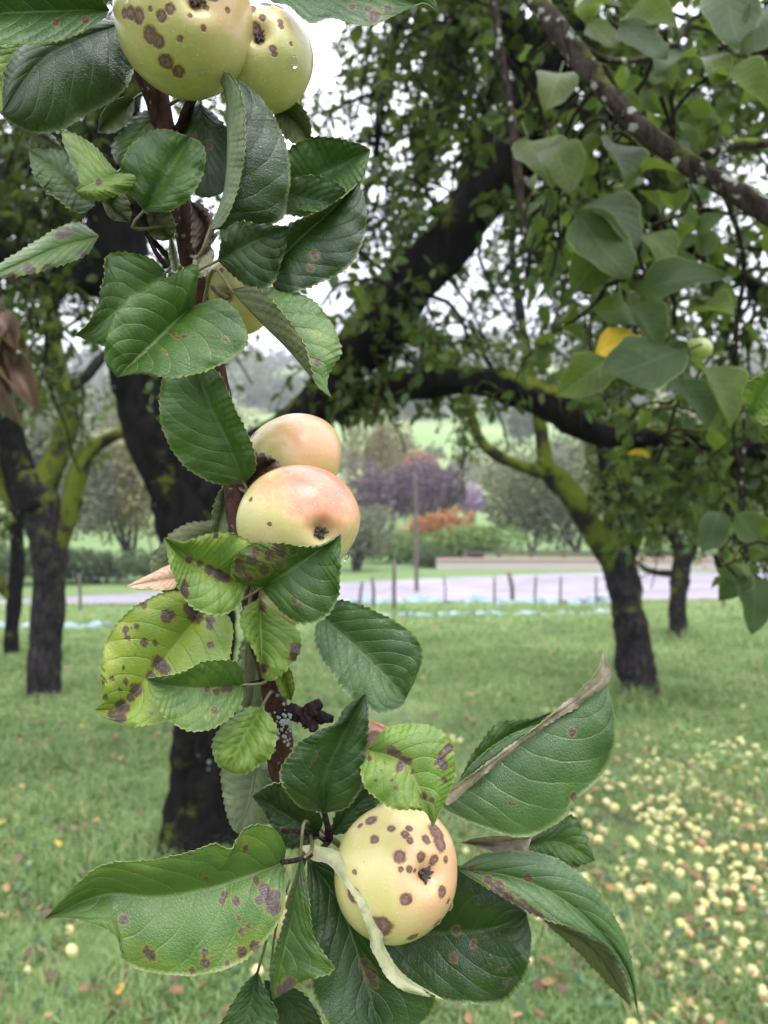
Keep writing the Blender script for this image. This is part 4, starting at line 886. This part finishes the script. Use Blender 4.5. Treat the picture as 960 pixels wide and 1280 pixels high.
for g, R_ in spots[:290]:
    k = rng.choice(10, p=pw)
    windfall(g, R_, WM[k], ('yellow', 'pale cream', 'greenish yellow', 'orange-tinted', 'rotten brown')[k//2]+' windfall apple in the drift of apples on the grass at right', 'windfall apples under the trees')
Vs, Fs_, o_ = [], [], 0; mi = []
W2 = [apple_mesh('w', 1., norm(rng.normal(0, 1, 3)), 90+k, .88, 10, 8) for k in range(3)]
W2 = [(np.array([v.co[:] for v in m_.vertices]), np.array([p_.vertices[:] for p_ in m_.polygons])) for m_, _ in W2]
for g, R_ in spots[290:]:
    V, f = W2[rng.integers(3)]; Vs.append(V*R_+g+[0, 0, R_*.45]); Fs_.append(f+o_); o_ += len(V); mi += [rng.choice(4, p=[.35, .3, .25, .1])]*len(f)
if Vs:
    o = obj('windfall_drift', mesh('windfall_drift', np.vstack(Vs), np.vstack(Fs_), matidx=mi), [WM[2*k].materials[0] for k in range(4)])
    # object coordinates here are metres: a plain flesh colour is enough at this distance
    o.data.materials.clear()
    for k, c in enumerate(((.55, .52, .2), (.64, .58, .28), (.5, .5, .18), (.6, .42, .17))):
        s = NT('far_windfall'); o.data.materials.append(s.done(s.bsdf(s.mix(s.noise(60., 2., .5, s.coord()), tuple(x*.8 for x in c), c), .35)))
    tag(o, 'far windfall apples strewn thickly across the grass', 'apples', kind='stuff')

# ------------------------------------------------------------------ the apple branch in the foreground
t0 = thing('apple_branch', P(190, 60, .345), 'leafy apple branch with spotted leaves hanging down in the foreground', 'branch')
def fg_tube(name, pts, mat, n=None, ns=12, wob=.10, seed=0):
    c = limb3([(a, b_, Y/100., r) for a, b_, Y, r in pts], n); V, f = tube(c[:, :3], c[:, 3], ns, wob, np.random.default_rng(seed))
    return obj(name, mesh(name, V, f), mat, t0), c
so, STEM = fg_tube('stem', [(165, -60, 35, 15), (178, 30, 35, 15), (188, 90, 35, 14), (203, 150, 35, 13.5), (222, 235, 35, 13), (236, 315, 35, 12.5), (255, 400, 35.3, 12.5), (275, 490, 35.3, 12.5), (290, 580, 35.2, 13), (297, 640, 35, 13.5), (306, 700, 35, 13), (318, 770, 35, 13), (335, 840, 35, 13.5), (346, 890, 35, 15), (349, 930, 35, 16), (350, 965, 35, 13), (372, 1010, 35, 8), (398, 1040, 34.6, 6), (412, 1052, 34.2, 5)], M['stem'], 150, 14, .10, 61)
fg_tube('side_stem', [(200, 160, 35, 10), (192, 120, 34.7, 12), (176, 80, 34.5, 14), (172, 20, 34.5, 14), (180, -40, 35, 12)], M['stem'], 40, 12, .10, 62)
fg_tube('twig', [(224, 165, 35, 7), (236, 135, 34.6, 7), (247, 104, 34.4, 6)], M['spur'], 20, 9, .16, 63)
fg_tube('twig', [(228, 340, 35, 4), (200, 310, 34.6, 3.5), (184, 290, 34, 4.5), (176, 270, 33.6, 7), (166, 255, 33.4, 6)], M['spur'], 30, 9, .2, 64)
fg_tube('twig', [(184, 290, 34, 3), (192, 310, 34, 3), (208, 335, 34.4, 3)], M['spur'], 16, 7, .15, 65)
fg_tube('spur', [(344, 892, 35, 10), (360, 890, 34.6, 9), (378, 893, 34.2, 9), (396, 896, 34, 9), (417, 899, 34, 4)], M['spur'], 40, 12, .35, 66)
fg_tube('spur', [(386, 894, 34, 7), (394, 884, 33.8, 9), (402, 879, 33.8, 5)], M['spur'], 20, 10, .4, 67)
fg_tube('spur', [(384, 895, 34, 7), (390, 906, 33.8, 8), (396, 912, 33.8, 4)], M['spur'], 18, 10, .4, 68)
for k, pts in enumerate(([(405, 1015, 32.5, 3.5), (409, 1030, 33, 4), (412, 1048, 33.8, 5)], [(398, 1043, 33.6, 3), (375, 1040, 33.2, 2.4), (352, 1038, 33, 2)], [(412, 1050, 34, 4), (400, 1062, 33, 3.5), (375, 1074, 31.5, 3.2), (352, 1078, 30.8, 3)],
        [(318, 700, 34.8, 2.5), (311, 770, 34.4, 2.5), (308, 830, 34.2, 2.3), (310, 885, 34, 2)], [(356, 1085, 32.5, 1.8), (340, 1150, 32.8, 2), (322, 1215, 33, 1.8)], [(362, 1100, 33, 1.5), (345, 1160, 33, 1.6), (338, 1215, 33, 1.5)], [(296, 860, 34, 2), (320, 852, 34.4, 1.8), (336, 848, 35, 2)])):
    fg_tube('petiole', pts, M['petiole'] if k in (3, 4, 5) else M['spur'], 14, 7, .08, 70+k)
# lichen crust on the stem
s = NT('lichen'); M['lichen'] = s.done(s.bsdf(s.mix(s.ss(s.noise(900., 3., .6), .4, .6), (.17, .21, .17), (.48, .54, .50)), .9, s.bump(s.noise(1500., 3.), .0006), .2))
for k, (px, py, r) in enumerate([(355+RNG.normal(0, 9), 912+RNG.normal(0, 16), RNG.uniform(.9, 2.3)) for _ in range(70)]):
    rng = np.random.default_rng(80+k); V, f = drop_shape(r/F*.34, (.2, -1, .3)); V = V*rng.uniform(.85, 1.15, (len(V), 1)); V[:, 1] *= .35
    obj('lichen', mesh('lichen', V, f), M['lichen'], t0, P(px, py, .3362+((px-350)/16)**2*.004))

def area2(poly): x, y = poly[:, 0], poly[:, 1]; return .5*np.sum(x*np.roll(y, -1)-y*np.roll(x, -1))
def fg_leaf(mid, A, B, d, da=-.6, db=-.6, top='leaf_mid', under=None, flip=False, fold=False, teeth=2.2, N=110, Mx=7, puff=.15, curl=0., seed=0, label=None, stalk=True, ripple=.10, scab=()):
    """mid, A, B: traced midrib and two margins in photo pixels (base to tip); d: distances in cm along the midrib;
       da, db: how much nearer (-) or farther (+) in cm the margins stand than the midrib"""
    rng = np.random.default_rng(seed+500); mid = np.array(mid, float)
    cm = catmull(mid, N); tt = np.linspace(0, 1, N)
    ca = catmull(np.vstack([mid[:1], A, mid[-1:]]), N); cb = catmull(np.vstack([mid[:1], B, mid[-1:]]), N)
    if not fold:                                                   # A is the left margin seen from base to tip
        if area2(np.vstack([ca, cm[::-1]])) < 0 and area2(np.vstack([cb, cm[::-1]])) > 0: ca, cb, da, db = cb, ca, db, da
        elif area2(np.vstack([ca, cm[::-1]]))-area2(np.vstack([cb, cm[::-1]])) < 0: ca, cb, da, db = cb, ca, db, da
        if flip: ca, cb, da, db = cb, ca, db, da
    dep = np.interp(tt, np.linspace(0, 1, len(d)), d)
    env = np.minimum(1, 5*tt)**.8*np.minimum(1, 5*(1-tt))**.8
    def margin(c):
        L = np.sum(np.linalg.norm(np.diff(c, axis=0), axis=1)); k = max(8, int(L/8.5)); ph = (tt*k+rng.uniform(0, 1)) % 1
        saw = np.where(ph < .72, ph/.72, (1-ph)/.28)**1.2*(1+.35*np.sin(tt*k*1.7+rng.uniform(0, 6)))
        T = np.gradient(c, axis=0); T /= np.linalg.norm(T, axis=1)[:, None]+1e-9; nn = np.stack([T[:, 1], -T[:, 0]], 1)
        sg = np.sign(np.sum(nn*(c-cm), 1).sum()) or 1
        return c+sg*nn*(saw*teeth*env)[:, None]+T*(saw*teeth*.35*env)[:, None]
    ca, cb = margin(ca), margin(cb)
    rows = []; uvs = []; SC = []
    if len(scab): Mx = 15
    pa, pb = rng.uniform(0, 6.3, 2)
    for q in range(-Mx, Mx+1):
        sx = abs(q)/Mx; c, dm, ph, k = (ca, da, pa, -1) if q < 0 else (cb, db, pb, 1)
        xy = cm+(c-cm)*sx
        dz = dm*env*(sx**1.25)-puff*4*sx*(1-sx)*env+curl*env*max(0, sx-.75)*4+ripple*np.sin(tt*17+ph)*sx**2*env+.5*ripple*np.sin(tt*41+ph*2)*sx**2*env
        Y = (dep+dz)/100.
        rows.append(np.stack([(xy[:, 0]-480)/F*Y, Y, EYE-(xy[:, 1]-640)/F*Y], 1)); uvs.append(np.stack([tt, np.full(N, .5+.5*k*sx)], 1)); SC.append(np.max([np.clip(1-np.hypot(xy[:, 0]-a_, xy[:, 1]-b_)/(r_*1.5), 0, 1) for a_, b_, r_ in scab], axis=0) if len(scab) else 0*tt)
    G = np.array(rows); Wn = 2*Mx+1                                # Wn,N,3
    du = np.gradient(G, axis=1); dv = np.gradient(G, axis=0); nr = norm(np.cross(du, dv))          # faces the top side
    nr = -nr
    th = .00032
    Vt = G.reshape(-1, 3); Vb = (G+nr*0).reshape(-1, 3)-nr.reshape(-1, 3)*th
    i = np.arange(Wn-1)[:, None]; j = np.arange(N-1)[None]
    ft = np.stack([i*N+j, i*N+j+1, (i+1)*N+j+1, (i+1)*N+j], -1).reshape(-1, 4); K = Wn*N
    ft = ft[:, ::-1]; fb = ft[:, ::-1]+K
    e = np.concatenate([np.arange(N-1)[:, None]+[0, 1], ((Wn-1)*N+np.arange(N-1))[:, None]+[1, 0]]); fe = np.stack([e[:, 1], e[:, 0], e[:, 0]+K, e[:, 1]+K], 1)
    V = np.vstack([Vt, Vb]); uv = np.vstack([np.vstack(uvs)]*2); fs = [ft, fb, fe]; mi = [0]*len(ft)+[1]*len(fb)+[2]*len(fe)
    if stalk:
        b_ = G[Mx, 0]; k = np.argmin(np.linalg.norm((STEM[:, :3]-b_)*[1, .5, 1], axis=1)); s_ = STEM[k, :3]; dist = np.linalg.norm(s_-b_)
        if dist < .035:
            t_ = norm(G[Mx, 0]-G[Mx, 6]); p = catmull([G[Mx, 4], b_, b_+t_*dist*.35, s_], 12); pv, pf = tube(p, np.linspace(.0006, .0010, 12), 6, .05, rng, False)
            fs += [q+len(V) for q in pf]; mi += [3]*sum(len(q) for q in pf); V = np.vstack([V, pv]); uv = np.vstack([uv, np.full((len(pv), 2), .5)])
    sc = np.zeros(len(V)); sc[:K] = np.concatenate(SC); me = mesh('leaf', V, fs, {'scab': sc}, uv=uv, matidx=mi)
    un = under or 'under'
    o = obj('leaf', me, [M[top], M[un], M['rim'], M['petiole']], t0)
    if label: o['label'] = label
    return o
LV = [
 dict(scab=[(70,28,5),(107,25,5)], mid=[(137,12),(70,14),(0,17),(-70,26)], A=[(125,25),(80,48),(30,54),(-20,50)], B=[(110,-18),(50,-34),(-20,-20)], d=(31,30,29.5,29.5), top='leaf_teal', da=-1.0, db=-1.0),
 dict(mid=[(158,28),(100,48),(50,75),(3,140)], A=[(168,80),(150,118),(110,142),(80,160),(45,166),(15,152)], B=[(110,22),(50,34),(8,85)], d=(33.5,33,33,33), top='leaf_deep', da=.7, db=.3, puff=.3),
 dict(mid=[(28,50),(5,95),(-15,140)], A=[(32,60),(26,95),(6,134)], B=[(-10,60),(-30,100)], d=(34,33.5,33.5), top='leaf_bright', da=-.4, db=-.4),
 dict(mid=[(0,140),(40,163),(78,187)], A=[(30,172),(55,188)], B=[(25,145),(60,165)], d=(34.5,34.5,34.5), top='leaf_deep', under='under_olive', flip=True, da=.2, db=.2),
 dict(mid=[(119,257),(80,222),(36,187)], A=[(100,266),(75,251),(50,229),(39,206)], B=[(110,235),(96,212),(80,190),(55,185)], d=(34.5,34,34), top='leaf_mid', da=-.5, db=.4),
 dict(scab=[(123,228,5)], mid=[(148,215),(122,228),(93,237)], A=[(140,208),(112,178),(79,165),(86,195),(102,226)], B=[(165,216),(198,211),(172,233),(125,250),(103,247)], d=(32.2,31.6,31), top='leaf_bright', da=.6, db=.6, puff=.2, teeth=1.8),
 dict(mid=[(180,264),(205,222),(236,170)], A=[(160,236),(152,207),(168,178),(200,162)], B=[(215,262),(242,240),(256,205),(252,180)], d=(32.8,32.2,32.2), top='leaf_mid', da=-.3, db=-.5, puff=.4),
 dict(mid=[(208,138),(175,165),(147,206)], A=[(170,143),(145,170),(140,190)], B=[(212,172),(192,192),(165,207)], d=(35,34.6,34.4), top='leaf_mid', da=.2, db=.2),
 dict(mid=[(262,288),(279,240),(284,180),(282,120),(270,90)], A=[(280,278),(297,235),(306,180),(303,125),(290,95)], B=[(345,278),(360,240),(362,210),(355,175),(335,135),(305,104)], d=(32.2,31.8,31.5,31.5,31.8), fold=True, da=-.7, db=.9, top='leaf_deep', under='under', puff=.12),
 dict(scab=[(240,172,6),(260,181,6)], mid=[(250,128),(258,180),(262,248)], A=[(230,140),(225,190),(243,240)], B=[(284,165),(285,230)], d=(35,34.8,34.4), top='leaf_deep', da=.2, db=-.2),
 dict(mid=[(350,240),(410,214),(463,187)], A=[(360,190),(395,172),(442,178)], B=[(380,262),(430,256),(452,225)], d=(34.2,33.6,33), top='leaf_teal', da=-1.0, db=-1.0),
 dict(mid=[(342,236),(385,249),(428,254)], A=[(370,221),(408,223),(432,240)], B=[(350,262),(385,271),(412,266)], d=(33.4,33,32.8), top='leaf_teal', da=-.7, db=.5),
 dict(scab=[(393,319,6),(388,335,5)], mid=[(338,347),(362,310),(405,270),(447,229)], A=[(338,300),(361,281),(404,262),(437,240)], B=[(350,368),(396,355),(437,331),(456,290),(456,252)], d=(33,32.6,32.3,32.3), top='leaf_deep', da=-.9, db=-.5, puff=.3),
 dict(mid=[(272,326),(310,305),(362,283)], A=[(280,292),(298,278),(330,281)], B=[(293,345),(318,363),(341,353),(353,320)], d=(32.2,31.6,31.2), top='leaf_deep', da=-.4, db=.5),
 dict(scab=[(397,453,5),(420,430,3)], mid=[(288,361),(328,405),(361,438),(388,470),(414,496)], B=[(322,361),(355,394),(382,435),(394,478)], A=[(345,361),(388,374),(414,405),(426,440),(413,462),(409,482)], d=(32.4,32,31.6,31.4,31.4), fold=True, da=.6, db=-.6, top='leaf_spotted', under='under_olive', puff=.1),
 dict(scab=[(220,420,4),(232,421,3),(283,424,4),(206,440,3),(262,436,2)], mid=[(242,382),(215,405),(185,435),(146,472)], A=[(246,332),(212,346),(172,365),(148,388),(134,425),(131,450)], B=[(275,374),(297,390),(309,420),(300,440),(265,460),(220,471),(175,467)], d=(31.2,30.8,30.4,30), top='leaf_mid', da=-.9, db=-.9, puff=.3),
 dict(mid=[(208,340),(165,372),(125,405),(93,419)], A=[(185,322),(138,317),(131,345),(121,385),(108,407)], B=[(205,372),(165,412),(135,432)], d=(34,33.6,33.2,33), top='leaf_mid', da=-.6, db=.3),
 dict(scab=[(75,293,7),(85,290,6),(60,337,8),(67,343,6),(35,335,7),(40,338,6),(15,345,6),(105,320,5)], mid=[(124,295),(75,308),(30,327),(-14,346)], A=[(100,279),(75,284),(35,308),(0,330)], B=[(107,318),(75,331),(40,341),(5,347)], d=(34.6,34,33.6,33.4), top='leaf_spotted', da=.5, db=-.3),
 dict(mid=[(305,604),(285,552),(262,505),(242,455)], A=[(270,604),(230,581),(205,540),(200,500),(208,466)], B=[(319,585),(314,555),(293,510),(272,466)], d=(34,33.2,32.8,32.6), top='leaf_mid', da=.3, db=-1.1, puff=.3),
 dict(mid=[(288,598),(278,640),(268,672)], A=[(272,620),(265,650)], B=[(292,630),(285,660)], d=(36.2,36,36), top='leaf_teal', under='under', flip=True),
 dict(scab=[(262,712,7),(272,718,8),(281,723,7),(250,704,5),(236,700,5),(230,735,6),(232,742,6),(231,727,4),(270,670,4)], mid=[(306,728),(263,712),(237,699),(205,672)], A=[(325,695),(300,671),(270,666),(232,677)], B=[(303,748),(285,766),(260,767),(234,752),(215,712)], d=(32.4,31.6,31.4,31), top='leaf_bright', da=-.7, db=-.7, puff=.3),
 dict(scab=[(315,700,8),(337,695,8),(352,690,8),(300,712,8),(330,712,8),(350,706,6),(320,688,6),(366,689,5),(310,722,7),(344,684,5),(298,702,6),(368,750,5)], mid=[(326,735),(360,714),(392,692),(426,666)], A=[(296,727),(290,708),(312,682),(350,680),(386,685),(410,679)], B=[(343,755),(368,777),(398,777),(420,752),(425,710)], d=(31.8,31,30.8,30.6), top='leaf_mid', da=-.8, db=-.3, puff=.25),
 dict(mid=[(290,662),(240,675),(190,725)], A=[(270,652),(225,660),(192,695)], B=[(270,720),(220,745)], d=(36,35.5,35.2), top='leaf_mid', under='under_olive', flip=True, da=.2, db=.2),
 dict(mid=[(222,722),(190,727),(155,734)], A=[(214,706),(185,719)], B=[(216,736),(185,737)], d=(34.6,34.2,34), top='dry_beige', under='dry_beige', da=.5, db=-.5, teeth=.6, stalk=False, label='dry beige withered leaf tip'),
 dict(scab=[(237,760,9),(245,770,10),(210,770,9),(171,783,5),(157,787,5),(180,803,6),(194,803,4),(159,797,4),(198,828,10),(205,835,9),(188,845,7),(170,862,9),(153,884,10),(163,872,6),(140,848,4),(157,852,4),(132,872,4),(150,897,8),(140,893,6),(128,853,3),(155,835,3),(263,775,6),(262,783,5),(263,806,5),(180,757,4),(150,862,3)], mid=[(250,766),(204,824),(154,881),(119,888)], A=[(228,741),(197,744),(160,766),(136,797),(128,830),(128,870)], B=[(285,770),(289,806),(270,860),(207,899),(165,907),(132,898)], d=(33.4,32.8,32.3,32), top='leaf_yellow', da=-.5, db=-.8, puff=.3, label='yellowing leaf with purple-brown scab spots'),
 dict(scab=[(270,865,5),(279,862,4),(286,861,5),(268,888,5),(259,862,4)], mid=[(304,856),(263,860),(208,856),(184,848)], A=[(300,833),(283,826),(252,829),(226,842)], B=[(302,876),(281,902),(246,914),(215,903),(192,876)], d=(32.4,31.8,31.4,31.4), top='leaf_spotted', da=-.9, db=-.8),
 dict(mid=[(327,884),(302,927),(286,964)], A=[(305,886),(277,908),(266,932),(272,955)], B=[(341,900),(346,917),(338,945),(315,962),(298,968)], d=(33,32.4,32), top='leaf_bright', da=.2, db=-.3, puff=.4),
 dict(scab=[(370,810,8),(368,820,7),(330,835,6),(328,760,5)], mid=[(325,748),(326,800),(328,848)], A=[(306,760),(300,776),(308,797),(322,822)], B=[(350,772),(369,785),(376,806),(366,828),(342,850)], d=(33,32.6,32.4), top='leaf_bright', da=-.8, db=-.2, puff=.3, label='small pale green leaf with a browned margin'),
 dict(mid=[(400,767),(446,809),(480,842),(508,872)], A=[(422,751),(458,760),(501,782),(523,803),(527,824),(518,851)], B=[(394,788),(398,815),(419,848),(443,876),(473,891),(500,884)], d=(33.6,33.2,33,33), top='leaf_teal', da=-.4, db=-.7, puff=.25),
 dict(mid=[(405,1016),(406,972),(420,938),(437,903),(457,866)], A=[(375,1008),(354,982),(351,962),(370,934),(390,919),(420,904),(432,884)], B=[(432,1010),(451,985),(456,955),(460,910),(459,882)], d=(31.4,30.8,30.5,30.3,30.2), top='leaf_deep', da=-.3, db=-.4, puff=.35),
 dict(scab=[(490,938,7),(497,943,6),(504,951,7),(511,951,5),(499,960,6),(515,965,3),(552,945,6),(548,953,6),(555,957,6),(561,935,6),(462,948,4),(530,995,5),(540,1000,4),(470,975,3),(556,975,4),(490,975,3),(495,985,3)], mid=[(458,936),(504,952),(520,978),(542,1033)], A=[(485,910),(525,905),(555,916),(566,939),(568,968),(559,995),(548,1018)], B=[(452,955),(454,978),(469,996),(494,1011),(517,1011),(533,1016)], d=(30.6,30,29.6,29.4), top='leaf_bright', da=.5, db=-.5, puff=.3, label='bright green leaf with dark scab wounds above the bottom apple'),
 dict(scab=[(718,997,6),(715,915,6)], mid=[(560,994),(622,951),(682,905),(727,872),(757,845)], A=[(575,975),(600,945),(640,918),(690,897)], B=[(556,1012),(610,1036),(658,1046),(706,1022),(714,1004),(748,974),(767,934),(768,896),(762,868)], d=(33.6,33.2,33,33,33), top='leaf_teal', da=.3, db=-.6, puff=.35, teeth=1.2),
 dict(mid=[(572,980),(622,930),(690,890)], A=[(590,945),(605,924),(622,905),(660,899)], B=[(610,955),(660,915)], d=(34,34,34), top='leaf_mid', da=-.2, db=.2, stalk=False),
 dict(mid=[(558,994),(622,948),(682,902),(727,870),(754,845),(754,811)], A=[(571,981),(620,946),(681,900),(724,864),(748,836)], B=[(563,1004),(624,951),(684,905),(731,877),(762,848),(759,828)], d=(33.2,32.9,32.8,32.7,32.6,32.6), top='leaf_mid', under='edge_brown', flip=True, da=-.15, db=.1, teeth=1.6, stalk=False, puff=.04, ripple=.2, label='curled greyish brown leaf edge'),
 dict(mid=[(574,1053),(620,1054),(664,1046)], A=[(600,1046),(640,1044)], B=[(610,1062),(640,1070),(658,1068)], d=(35,34.8,34.6), top='leaf_mid', under='edge_brown', flip=True, teeth=.6, stalk=False),
 dict(mid=[(655,1056),(700,1053),(744,1076)], A=[(685,1034),(714,1020),(730,1040)], B=[(680,1076),(714,1084)], d=(35,34.8,34.6), top='leaf_mid', da=.2, db=-.3, stalk=False),
 dict(scab=[(610,1100,6),(622,1110,10),(635,1122,9),(650,1133,10),(662,1141,9),(675,1145,6),(590,1085,5),(660,1097,6)], mid=[(570,1086),(640,1096),(700,1122),(750,1165),(785,1215),(798,1268)], A=[(610,1066),(683,1069),(737,1104),(776,1162),(791,1211)], B=[(600,1104),(640,1127),(676,1147),(725,1162),(764,1188),(786,1224)], d=(34,33.5,33,33,33.2,33.5), top='leaf_teal', da=.5, db=-.6, puff=.25, stalk=False),
 dict(mid=[(680,1150),(740,1183),(788,1256)], A=[(730,1164),(772,1196)], B=[(722,1188),(758,1226)], d=(34,34,34.2), top='leaf_mid', under='under_olive', flip=True, da=.1, db=.3, stalk=False),
 dict(scab=[(592,1180,5),(567,1197,6),(570,1163,6)], mid=[(470,1175),(534,1167),(590,1164),(630,1156),(658,1141)], A=[(500,1110),(560,1080),(605,1104),(645,1130)], B=[(480,1215),(541,1246),(587,1254),(630,1251),(656,1218),(664,1176)], d=(36,35.8,35.2,34.8,34.6), top='leaf_deep', da=-.2, db=-1.1, puff=.3),
 dict(scab=[(455,1205,7),(463,1218,8),(467,1230,6)], mid=[(384,1072),(425,1130),(450,1200),(475,1290)], A=[(385,1120),(390,1180),(392,1240),(420,1290)], B=[(430,1085),(458,1130),(477,1185),(502,1226),(545,1250),(520,1285)], d=(33.2,32.8,32.2,31.6), top='leaf_deep', da=-.8, db=-1.3, puff=.2),
 dict(mid=[(376,1058),(425,1077),(455,1128),(472,1180),(497,1223),(552,1249)], A=[(396,1058),(431,1072),(462,1124),(476,1160),(480,1184),(505,1220)], B=[(390,1074),(415,1083),(448,1132),(462,1168),(468,1192),(494,1232)], d=(32.6,31.6,30.6,30.5,30.7,30.9), top='leaf_mid', under='edge_pale', flip=True, da=.5, db=-.1, teeth=1., stalk=False, puff=.04, ripple=.15, label='pale curled underside of a leaf edge beside the bottom apple'),
 dict(scab=[(362,1230,9),(352,1238,8),(378,1100,4)], mid=[(376,1064),(368,1130),(354,1190),(341,1250)], A=[(370,1100),(350,1170),(338,1215)], B=[(384,1110),(391,1170),(416,1212),(380,1226)], d=(31.6,31.2,31,31), top='leaf_mid', under='under', da=.3, db=-.4, puff=.1),
 dict(scab=[(336,1120,9),(342,1135,11),(330,1110,8),(325,1125,7),(345,1118,7),(320,1100,5),(296,1127,6),(277,1127,5),(281,1118,5),(301,1165,5),(311,1158,4),(298,1147,4),(256,1189,5),(257,1203,7),(155,1150,7),(183,1188,6),(190,1195,7),(302,1190,8),(318,1183,8),(285,1205,5),(240,1213,5),(307,1060,5),(250,1095,3),(258,1098,3)], mid=[(355,1078),(303,1097),(257,1110),(197,1120),(130,1118),(56,1148)], A=[(356,1057),(337,1034),(307,1036),(290,1062),(267,1056),(237,1066),(190,1076),(130,1082),(93,1109),(70,1133)], B=[(356,1127),(343,1160),(303,1201),(250,1218),(197,1216),(160,1204),(147,1171),(117,1155),(88,1147)], d=(31.6,31,30.6,30.4,30.4,30.6), top='leaf_spotted', da=-1.1, db=-.9, puff=.3, label='large leaf with wavy margin and purple scab patches'),
 dict(mid=[(322,950),(312,1000),(298,1042)], A=[(280,955),(282,1005),(290,1032)], B=[(345,970),(338,1025)], d=(35.8,35.6,35.4), top='leaf_mid', under='under', flip=True, da=.2, db=.2),
 dict(mid=[(398,1043),(360,1020),(315,995)], A=[(402,1022),(372,1000),(352,981),(335,983)], B=[(382,1058),(356,1059),(340,1032),(327,1010)], d=(33.8,33.4,33), top='leaf_deep', da=-.7, db=-.3),
 dict(mid=[(412,1045),(445,1008),(478,978)], A=[(425,1005),(450,980)], B=[(445,1035),(472,1005)], d=(34.6,34.4,34), top='leaf_deep', da=-.2, db=-.2),
 dict(mid=[(322,1214),(314,1250),(300,1300)], A=[(305,1232),(285,1265),(272,1292)], B=[(332,1240),(345,1275)], d=(33.2,33,32.8), top='leaf_teal', da=-.6, db=-.4),
 dict(mid=[(330,1225),(360,1250),(395,1300)], A=[(345,1228),(378,1242),(400,1275)], B=[(335,1260),(360,1290)], d=(33.4,33.4,33.2), top='leaf_deep', da=-.4, db=.2),
 dict(mid=[(420,1235),(440,1265),(450,1310)], A=[(415,1260),(425,1300)], B=[(460,1260),(475,1300)], d=(34.6,34.4,34.2), top='leaf_deep'),
 dict(scab=[(440,8,5),(485,12,6),(468,20,8),(460,10,5)], mid=[(330,-14),(420,-8),(480,-6),(550,16)], A=[(340,2),(360,6),(387,28),(412,22),(440,28),(467,31),(506,12),(530,3)], B=[(380,-60),(470,-60),(530,-25)], d=(33,32.6,32.4,32.4), top='leaf_teal', da=-.6, db=-.6, teeth=1.),
 dict(mid=[(340,128),(368,150),(389,177)], A=[(365,124),(386,148)], B=[(348,160),(370,180)], d=(35.8,35.6,35.4), top='leaf_mid', under='under_olive', flip=True),
 dict(mid=[(213,294),(218,318),(222,342)], A=[(219,310),(224,330)], B=[(211,315),(215,335)], d=(34.4,34.2,34), top='under_pale', under='under_pale', teeth=.3, stalk=False),
 dict(mid=[(262,306),(250,326),(238,350)], A=[(268,320),(258,342)], B=[(248,312),(240,335)], d=(33.4,33,32.8), top='leaf_bright', under='under_pale', flip=True, teeth=.6, da=-.4, db=.4),
 dict(mid=[(152,236),(140,258),(162,278)], A=[(128,245),(138,272)], B=[(160,250),(165,262)], d=(34.8,34.6,34.6), top='leaf_bright', under='under_olive', flip=True, teeth=.6),
 dict(mid=[(188,258),(198,282),(214,300)], A=[(178,272),(192,298)], B=[(210,262),(220,285)], d=(34.4,34.4,34.4), top='leaf_bright', under='under_olive', flip=True, teeth=.6),
 dict(mid=[(168,124),(142,142),(122,166)], A=[(150,122),(128,140)], B=[(165,145),(145,165)], d=(35.2,35,35), top='leaf_mid', under='under', flip=True, teeth=.8),
 dict(mid=[(308,608),(322,588),(345,575)], A=[(312,590),(322,568),(335,570)], B=[(322,606),(340,596),(352,586)], d=(34.8,34.4,34), top='dry_brown', under='dry_brown', teeth=4., puff=.5, label='torn dry brown leaf remnant'),
 dict(mid=[(238,252),(258,285),(246,322)], A=[(255,258),(268,285),(258,312)], B=[(240,275),(240,300)], d=(34,33.6,33.4), top='dry_brown', under='dry_brown', teeth=2., puff=.5),
 dict(mid=[(322,785),(318,840),(312,892)], A=[(305,800),(296,850),(302,880)], B=[(345,810),(340,860),(325,885)], d=(36,36,36), top='leaf_teal', under='under', flip=True, da=.1, db=.1),
 dict(mid=[(348,832),(357,852),(364,876)], A=[(362,836),(368,858)], B=[(345,850),(352,868)], d=(34.4,34.2,34.2), top='leaf_yellow', teeth=1.),
 dict(mid=[(940,520),(948,500),(975,460)], A=[(928,495),(940,475)], B=[(960,530),(985,490)], d=(48,47,46), top='leaf_bright', stalk=False),
]
for q, kw in enumerate(LV): fg_leaf(seed=q, **kw)

# withered leaf hanging at the left edge
tw = thing('withered_leaf_spray', P(-10, 380, 1.6), 'cluster of withered brown leaves hanging at the left edge', 'leaves')
c = add_limb(tw, 'twig', [(-30, 330, 1.6, 4), (-5, 390, 1.6, 3.5), (8, 430, 1.6, 3)], M['bark_twig'], 7, .1, seed=71)
for k, ((a, b_), (c_, d_)) in enumerate((((0, 385), (12, 470)), ((4, 400), (-4, 500)), ((8, 440), (46, 508)), ((2, 430), (14, 530)), ((-6, 390), (30, 440)))):
    me = leaf_template('leaf', 40+k, .3, .5, .22); me.materials.append(M['dry_brown']); p0, p1 = P(a, b_, 1.6), P(c_, d_, 1.58)
    place_leaf(tw, me, p0, p1-p0, (.3*(-1)**k, -1, .2), np.linalg.norm(p1-p0))

# ------------------------------------------------------------------ damp valley air
s = NT('damp_air'); v = s.n('ShaderNodeVolumePrincipled'); v.inputs['Color'].default_value = (.93, .94, .97, 1); v.inputs['Density'].default_value = .0012
v.inputs['Anisotropy'].default_value = 0.2; s.l(v.outputs[0], s.out.inputs['Volume'])
V, f = box((-425, -45, -2.5), (425, 475, 92)); hz_ = obj('haze', mesh('haze', V, f, smooth=False), s.m)
tag(hz_, 'thin pale damp haze filling the valley air', 'haze', kind='stuff')
